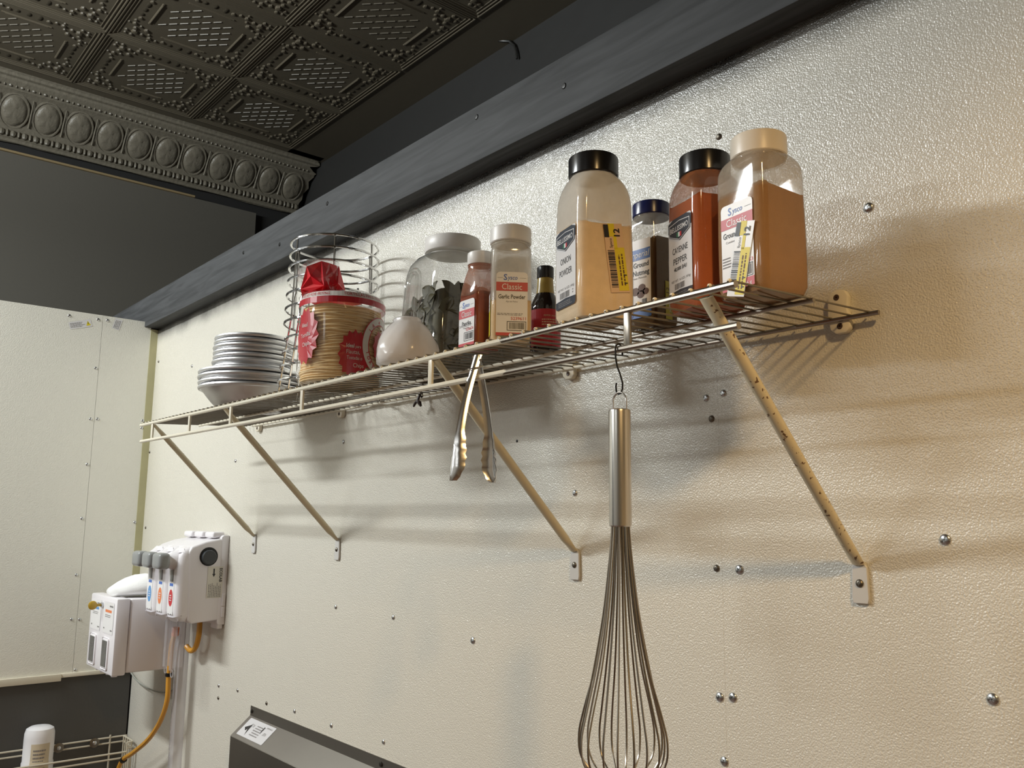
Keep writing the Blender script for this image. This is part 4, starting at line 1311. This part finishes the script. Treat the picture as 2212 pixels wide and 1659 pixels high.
s = MB(); s.tube([(.0105*math.cos(2*PI*k/24), .0125*math.sin(2*PI*k/24)-.001, .166+.0035*math.sin(2*PI*k/24)) for k in range(24)], .0009, 6, closed=True); s.build('locking_ring', M_STEEL, tg)
s = MB(); s.lathe([(.0022, -.0085), (.0022, .0085)], 10); o = s.build('pivot_pin', M_STEEL, tg, loc=(0, 0, .176)); o.rotation_euler = (0, R(90), 0)
# dark twist tie knotted on the back rail
s = MB()
s.tube([(0, -.004, .004), (.002, -.008, -.001), (.001, -.004, -.006), (-.001, .002, -.001), (0, -.004, .006)], .0022, 7)
s.tube([(0, -.008, 0), (.001, -.012, -.010), (-.001, -.013, -.018)], .0030, 7)
s.tube([(-.001, -.012, -.012), (-.008, -.014, -.020), (-.013, -.014, -.026)], [.0025, .0030, .0018], 7)
s.tube([(0, -.012, -.013), (.007, -.013, -.019), (.012, -.012, -.027)], [.0026, .0048, .0022], 7)
o = s.build('twist_tie', mat('dark_rubber', (.035, .018, .014), .5)); o.location = (1.822, -.012, Zs(-.012)-.004)
tag(o, 'dark knotted tie dangling from the back rail near the tongs', 'tie')

# ================================================================== THREE-BUTTON DISPENSER
M_DISP = mat('dispenser_white_plastic', (.80, .775, .80), .30)
dp = thing('dispenser', 'white chemical dispenser with three grey push buttons on the panelled wall', 'dispenser', (.530, 0, 1.345))
s = MB()
s.prism([(-.0005, -.004), (-.020, -.004), (-.024, .004), (-.024, .248), (-.018, .254), (-.0005, .254)], 0, .275, 'x', .002, 2)
s.build('back_plate', M_DISP, dp)
s = MB()
s.prism([(-.018, .010), (-.100, .004), (-.112, .012), (-.120, .205), (-.110, .222), (-.070, .236), (-.018, .246)], .001, .2745, 'x', .006, 3)
s.build('housing', M_DISP, dp)
for k in range(3):
    x0 = .002+k*.0925
    s = MB()
    s.prism([(-.060, .010), (-.134, .010), (-.146, .022), (-.146, .170), (-.140, .205), (-.128, .217), (-.060, .232)], x0, x0+.086, 'x', .018, 4)
    md_ = s.build('module', M_DISP, dp, angle=50)
    xc = x0+.043
    s = MB(); s.lathe([(.032, 0), (.029, .010), (.021, .022), (.020, .040)], 24); o = s.build('button_neck', M_DISP, md_); o.location = (xc, -.134, .180); o.rotation_euler = (R(90), 0, 0)
    s = MB(); s.rbox((xc-.033, -.198, .158), (xc+.033, -.164, .204), .011, 4); s.build('push_button', M_KNOB, md_)
    s = MB(); s.rbox((xc-.011, -.1485, .122), (xc+.011, -.143, .158), .002, 2); s.build('slider', M_KNOB, md_)
    c = Canvas(lambda u, v, o_: (xc+u, -.1463-o_, v))
    c.rect(I_WHITE, -.022, .030, .022, .120, 1)
    c.rect(I_BLUE, -.014, .109, .014, .117, 2)
    c.poly((I_LBLUE, I_ORANGE, I_RED)[k], [(.0165*math.cos(2*PI*q/16), .076+.024*math.sin(2*PI*q/16)) for q in range(16)], 2)
    c.lines(I_WHITE, -.009, .009, .066, .086, 3, 3, k)
    c.rect(I_GREY, -.016, .030, -.006, .032, 2); c.rect(I_GREY, .004, .030, .016, .032, 2)
    c.build(md_, I_WHITE, 'icon_strip')
for k in range(3):
    x0 = .016+k*.088
    s = MB(); s.rbox((x0, -.045, .246), (x0+.066, -.008, .264), .006, 3); s.build('top_clip', M_DISP, dp)
s = MB(); s.lathe([(.027, 0), (.027, .0012), (.024, .0014)], 28); o = s.build('knob_recess', mat('black_recess', (.012, .012, .012), .6), dp, loc=(.2748, -.060, .193)); o.rotation_euler = (0, R(90), 0)
s = MB(); s.lathe([(.021, 0), (.021, .009), (.019, .011), (.006, .011)], 24, rib=.03); o = s.build('side_knob', M_KNOBD, dp, loc=(.2752, -.061, .191)); o.rotation_euler = (0, R(90), 0)
c = Canvas(lambda u, v, o_: (.2750+o_, u, v))
c.rect(mat('sticker_ivory', (.72, .70, .63), .45), -.060, .074, -.014, .164, 1)
c.text(I_BLACK, 'ECOLAB', -.0245, .139, .0115, .040, -PI/2, 2, .03)
c.poly(I_BLACK, [(-.0435, .158), (-.0395, .158), (-.0395, .143), (-.0365, .143), (-.0415, .134), (-.0465, .143), (-.0435, .143)], 2)
c.lines(I_GREY, .076, .118, -.057, -.018, 8, 2, 5, True)
c.build(dp, MATS['sticker_ivory'], 'sticker')
s = MB(); s.rbox((.270, -.013, .050), (.2785, -.004, .085), .001, 1); s.rbox((.270, -.013, .018), (.2785, -.004, .046), .001, 1); s.build('hinge', M_DISP, dp)
s = MB(); s.rbox((.220, -.020, -.016), (.270, -.004, .006), .002, 1); s.build('bottom_bracket', M_DISP, dp)
M_TUBE = pet('clear_tubing', (.80, .78, .80), .28, .10, tint=(.95, .95, .97))
for (x_, y_, zb) in ((.095, -.100, -.135), (.150, -.100, -.140)):
    s = MB(); s.tube([(x_, y_, .006), (x_, y_, zb)], .009, 10, caps=False)
    o = s.build('drop_tube', M_TUBE, dp)
    s = MB(); s.tube([(x_+.010*math.cos(2*PI*k/16), y_, zb-.010+.010*math.sin(2*PI*k/16)) for k in range(16)], .0018, 6, closed=True); s.build('ring_end', M_TUBE, o)

# ---- clear square duct below the dispenser
s = MB(); s.rbox((.560, -.052, .60), (.600, -.022, 1.3405), .004, 2)
tag(s.build('drain_pipe', pet('cloudy_pipe', (.75, .73, .76), .35, .12)), 'cloudy clear vertical pipe running down the wall below the dispenser', 'pipe')
# ---- amber hoses
s = MB(); s.tube(spline([(.690, -.030, 1.345), (.694, -.032, 1.300), (.678, -.034, 1.264), (.648, -.036, 1.252), (.622, -.040, 1.262)], 6), .008, 10)
tag(s.build('hose', M_ORANGE), 'short looped amber hose under the white dispenser', 'hose')
s = MB(); s.tube(spline([(.602, -.070, 1.300), (.585, -.072, 1.26), (.578, -.072, 1.17), (.572, -.070, 1.10), (.520, -.068, 1.03), (.430, -.070, .960), (.300, -.072, .895), (.205, -.074, .852), (.160, -.076, .79), (.145, -.078, .70)], 6), .0075, 10)
hs = thing('hose', 'long amber hose sweeping down past the wire rack, with black ties', 'hose')
link('tubing', s.mesh('tubing', M_ORANGE), hs)
s = MB(); s.tube([(.604, -.070, 1.318), (.600, -.070, 1.294)], .011, 10); s.build('connector', mat('orange_connector', (.70, .20, .06), .35), hs)
s = MB(); s.tube([(.578, -.072, 1.182), (.577, -.072, 1.172)], .0105, 10); s.build('tie_band', M_BLACKWIRE, hs)
s = MB(); s.tube([(.222, -.0735, .860), (.208, -.074, .8535)], .0105, 10); s.build('tie_band', M_BLACKWIRE, hs)
# ---- thin cord sagging across the wall behind the boxes
s = MB(); s.tube(spline([(.006, -.010, 1.105), (.10, -.012, 1.085), (.25, -.014, 1.078), (.40, -.014, 1.092), (.485, -.014, 1.122), (.50, -.014, 1.16)], 5), .0025, 6)
tag(s.build('cord', mat('grey_cord', (.30, .31, .28), .5)), 'thin grey cord sagging along the wall under the two dispensers', 'cord')

# ================================================================== TWO-BOTTLE DISPENSER
d2 = thing('dispenser', 'boxy white lockable dispenser with yellow key and two dark windows', 'dispenser', (.222, 0, 1.174))
s = MB(); s.rbox((.002, -.176, .006), (.278, -.0005, .226), .006, 2); s.build('housing', M_DISP, d2)
s = MB(); s.rbox((0, -.217, 0), (.280, -.177, .228), .005, 2); s.build('front_cover', M_DISP, d2)
for u0 in (.016, .152):
    c = Canvas(lambda u, v, o_: (u, -.2172-o_, v))
    c.rrect(M_DISP, u0, .118, u0+.108, .214, .006, 2); c.rrect(I_WHITE, u0+.003, .121, u0+.105, .211, .005, 3)
    c.rect(I_ORANGE if u0 > .1 else I_LBLUE, u0+.020, .182, u0+.085, .190, 4); c.lines(I_GREY, u0+.02, u0+.09, .166, .176, 2, 4, 5)
    c.rect(I_GREY, u0+.062, .199, u0+.098, .204, 4); c.rect(I_GREY, u0+.080, .128, u0+.100, .132, 4); c.rect(I_GREY, u0+.010, .131, u0+.022, .135, 4)
    c.build(d2, I_WHITE, 'instruction_card')
    s = MB(); s.rbox((u0+.018, -.2215, .012), (u0+.082, -.214, .106), .007, 3); s.build('window_frame', M_DISP, d2)
    s = MB(); s.rbox((u0+.026, -.2228, .020), (u0+.074, -.2205, .098), .0008, 1); s.build('window', mat('smoky_window', (.10, .10, .10), .25, var=(40, .3)), d2)
s = MB(); s.lathe([(.008, 0), (.008, .006), (.006, .007)], 16); o = s.build('lock', M_GALV, d2, loc=(.138, -.217, .200)); o.rotation_euler = (R(90), 0, 0)
s = MB(); s.rbox((.1365, -.236, .196), (.1395, -.223, .204), .0008, 1); s.ball((.138, -.248, .200), .0035, .014, .014, 14, 8); s.build('key', M_KEY, d2)
for x_ in (.05, .10, .16, .215):
    s = MB(); s.lathe([(.009, 0), (.011, .012)], 12, (x_, -.19, -.0115)); s.build('nozzle', M_DISP, d2)
# ---- towel on top of it
s = MB(); rows = []
for i in range(9):
    q = i/8
    row = []
    for k in range(24):
        a = 2*PI*k/24
        ra = (math.sin(PI*min(1, q*.85+.08))**.7)
        wob = 1+.06*math.sin(3*a+q*7)
        row.append((.10*ra*math.cos(a)*wob*.62, -.105+.19*q+.012*math.cos(a), .030*ra*math.sin(a)*wob*(1.35 if math.sin(a) > 0 else .9)+.012*math.sin(PI*q)))
    rows.append(row)
s.loft(rows)
zmin = min(v[2] for v in s.v); s.v = [(x_, y_, z_-zmin) for x_, y_, z_ in s.v]
o = s.build('towel', M_CLOTH, angle=60); o.location = (.420, -.104, 1.4025)
tag(o, 'white rolled towel lying on top of the boxy dispenser', 'towel')

# ================================================================== LOWER CORNER
# wire rack fixed to the dark lower wall
rk = thing('wire_rack', 'cream wire rack fixed to the dark wall in the bottom corner', 'rack', (0, 0, 0))
M_RACKW = mat('cream_rack_wire', (.56, .52, .42), .4)
def rw(pts, r_=.0032): 
    s = MB(); s.tube(pts, r_, 8); s.build('rack_wire', M_RACKW, rk)
for z in (.886, .868):
    rw(spline([(.008, -.62, z), (.008, -.30, z), (.008, -.030, z), (.014, -.016, z), (.030, -.014, z), (.098, -.014, z), (.112, -.020, z), (.114, -.034, z)], 4))
for z in (.856, .838):
    rw([(.114, -.62, z), (.114, -.034, z)])
for y in (-.060, -.30, -.50):
    rw([(.008, y, .895), (.008, y, .72)])
for y in (-.018,):
    for x_ in (.020, .042, .064, .086, .108): rw([(x_, y, .886), (x_, y, .72)], .0025)
rw([(.114, -.034, .886), (.114, -.034, .72)])
for y in (-.112, -.225):
    s = MB(); s.lathe([(.016, 0), (.016, .004), (.008, .006)], 20); o = s.build('washer', M_GALVD, rk, loc=(.0105, y, .877)); o.rotation_euler = (0, R(90), 0)
    link('screw', SC_BIG, o, (0, 0, .006))
for z in (.75, .722): rw([(.008, -.62, z), (.008, -.03, z)]); rw([(.114, -.62, z), (.114, -.034, z)])
for k in range(26): rw([(.008, -.045-k*.022, .7205), (.114, -.045-k*.022, .7205)], .002)
# plastic bottle standing in the rack
bo = thing('squeeze_bottle', 'upside-down frosted white plastic bottle standing in the wire rack', 'bottle', (.060, -.298, .7235))
s = MB(); s.lathe([(.020, 0), (.030, .010), (.044, .030), (.0475, .05), (.0475, .13), (.0455, .135), (.0455, .205), (.0450, .222), (.041, .236), (.030, .2425), (.012, .2440)], 40)
s.build('body', M_BUCKET, bo)
c = Canvas(lambda u, v, o_: ((.0462+o_+(.0018 if v < .137 else 0))*math.cos(-.1+u/.0465), (.0462+o_+(.0018 if v < .137 else 0))*math.sin(-.1+u/.0465), v))
c.rect(mat('label_manila', (.60, .52, .38), .5), -.028, .04, .030, .195, 1, 12, 12); c.lines(I_GREY, -.02, .02, .09, .18, 8, 3, 3)
c.build(bo, MATS['label_manila'])
# stainless sink splash
M_SPLASH = mat('dull_stainless', (.36, .34, .31), .40, metal=1.0, bump=(220, .05, .001), var=(5, .10))
sp = thing('sink_splash', 'dull stainless steel sink splash flange along the bottom of the wall, with a sticker', 'backsplash', (0, 0, 0))
s = MB()
s.prism([(-.0005, 1.149), (-.0025, 1.149), (-.0030, 1.124), (-.0540, 1.080), (-.0550, 1.078), (-.0550, .60), (-.0525, .60), (-.0525, 1.076), (-.0010, 1.1215)], 1.022, 2.35, 'x')
s.build('panel', M_SPLASH, sp, angle=20)
s = MB(); s.box((1.022, -.0535, .60), (1.0235, -.0008, 1.078)); s.add([(1.022, -.0535, 1.078), (1.022, -.0008, 1.078), (1.022, -.0008, 1.122)], [(0, 1, 2), (0, 2, 1)]); s.build('end_cap', M_SPLASH, sp, smooth=False)
for x_ in (1.034, 1.69):
    s = MB(); s.lathe([(.0055, 0), (.005, .003), (.003, .004)], 10); o = s.build('bolt', mat('black_bolt', (.03, .028, .025), .4, metal=.5), sp, loc=(x_, -.003, 1.137)); o.rotation_euler = (R(90), 0, 0)
nv = Vector((0, -.0540+.0030, 1.080-1.124)); nv.normalize()
on = Vector((0, nv.z, -nv.y)); on = on if on.y < 0 else -on
# upside-down sticker on the sloped top
c = Canvas(lambda u, v, o_: tuple(Vector((1.118-u, -.0270, 1.1033)) + nv*v + on*(.0004+o_)))
c.rrect(mat('sticker_silver', (.62, .62, .64), .35), -.078, -.0265, .078, .0265, .003, 1)
c.poly(I_BLACK, [(.040, -.012), (.066, .002), (.052, .010), (.046, .004), (.036, .022)], 2); c.text(I_GREY, 'ACS', .034, -.014, .014, .020)
c.text(I_GREY, 'NSF', -.050, -.004, .012, .018); c.lines(I_GREY, -.028, .020, -.016, .018, 5, 2, 4); c.text(I_GREY, 'COMPONENT', -.052, -.020, .006, .034)
c.poly(I_BLACK, [(-.030, -.016), (-.024, -.018), (-.022, -.006), (-.028, .004)], 2)
c.build(sp, MATS['sticker_silver'], 'sticker')
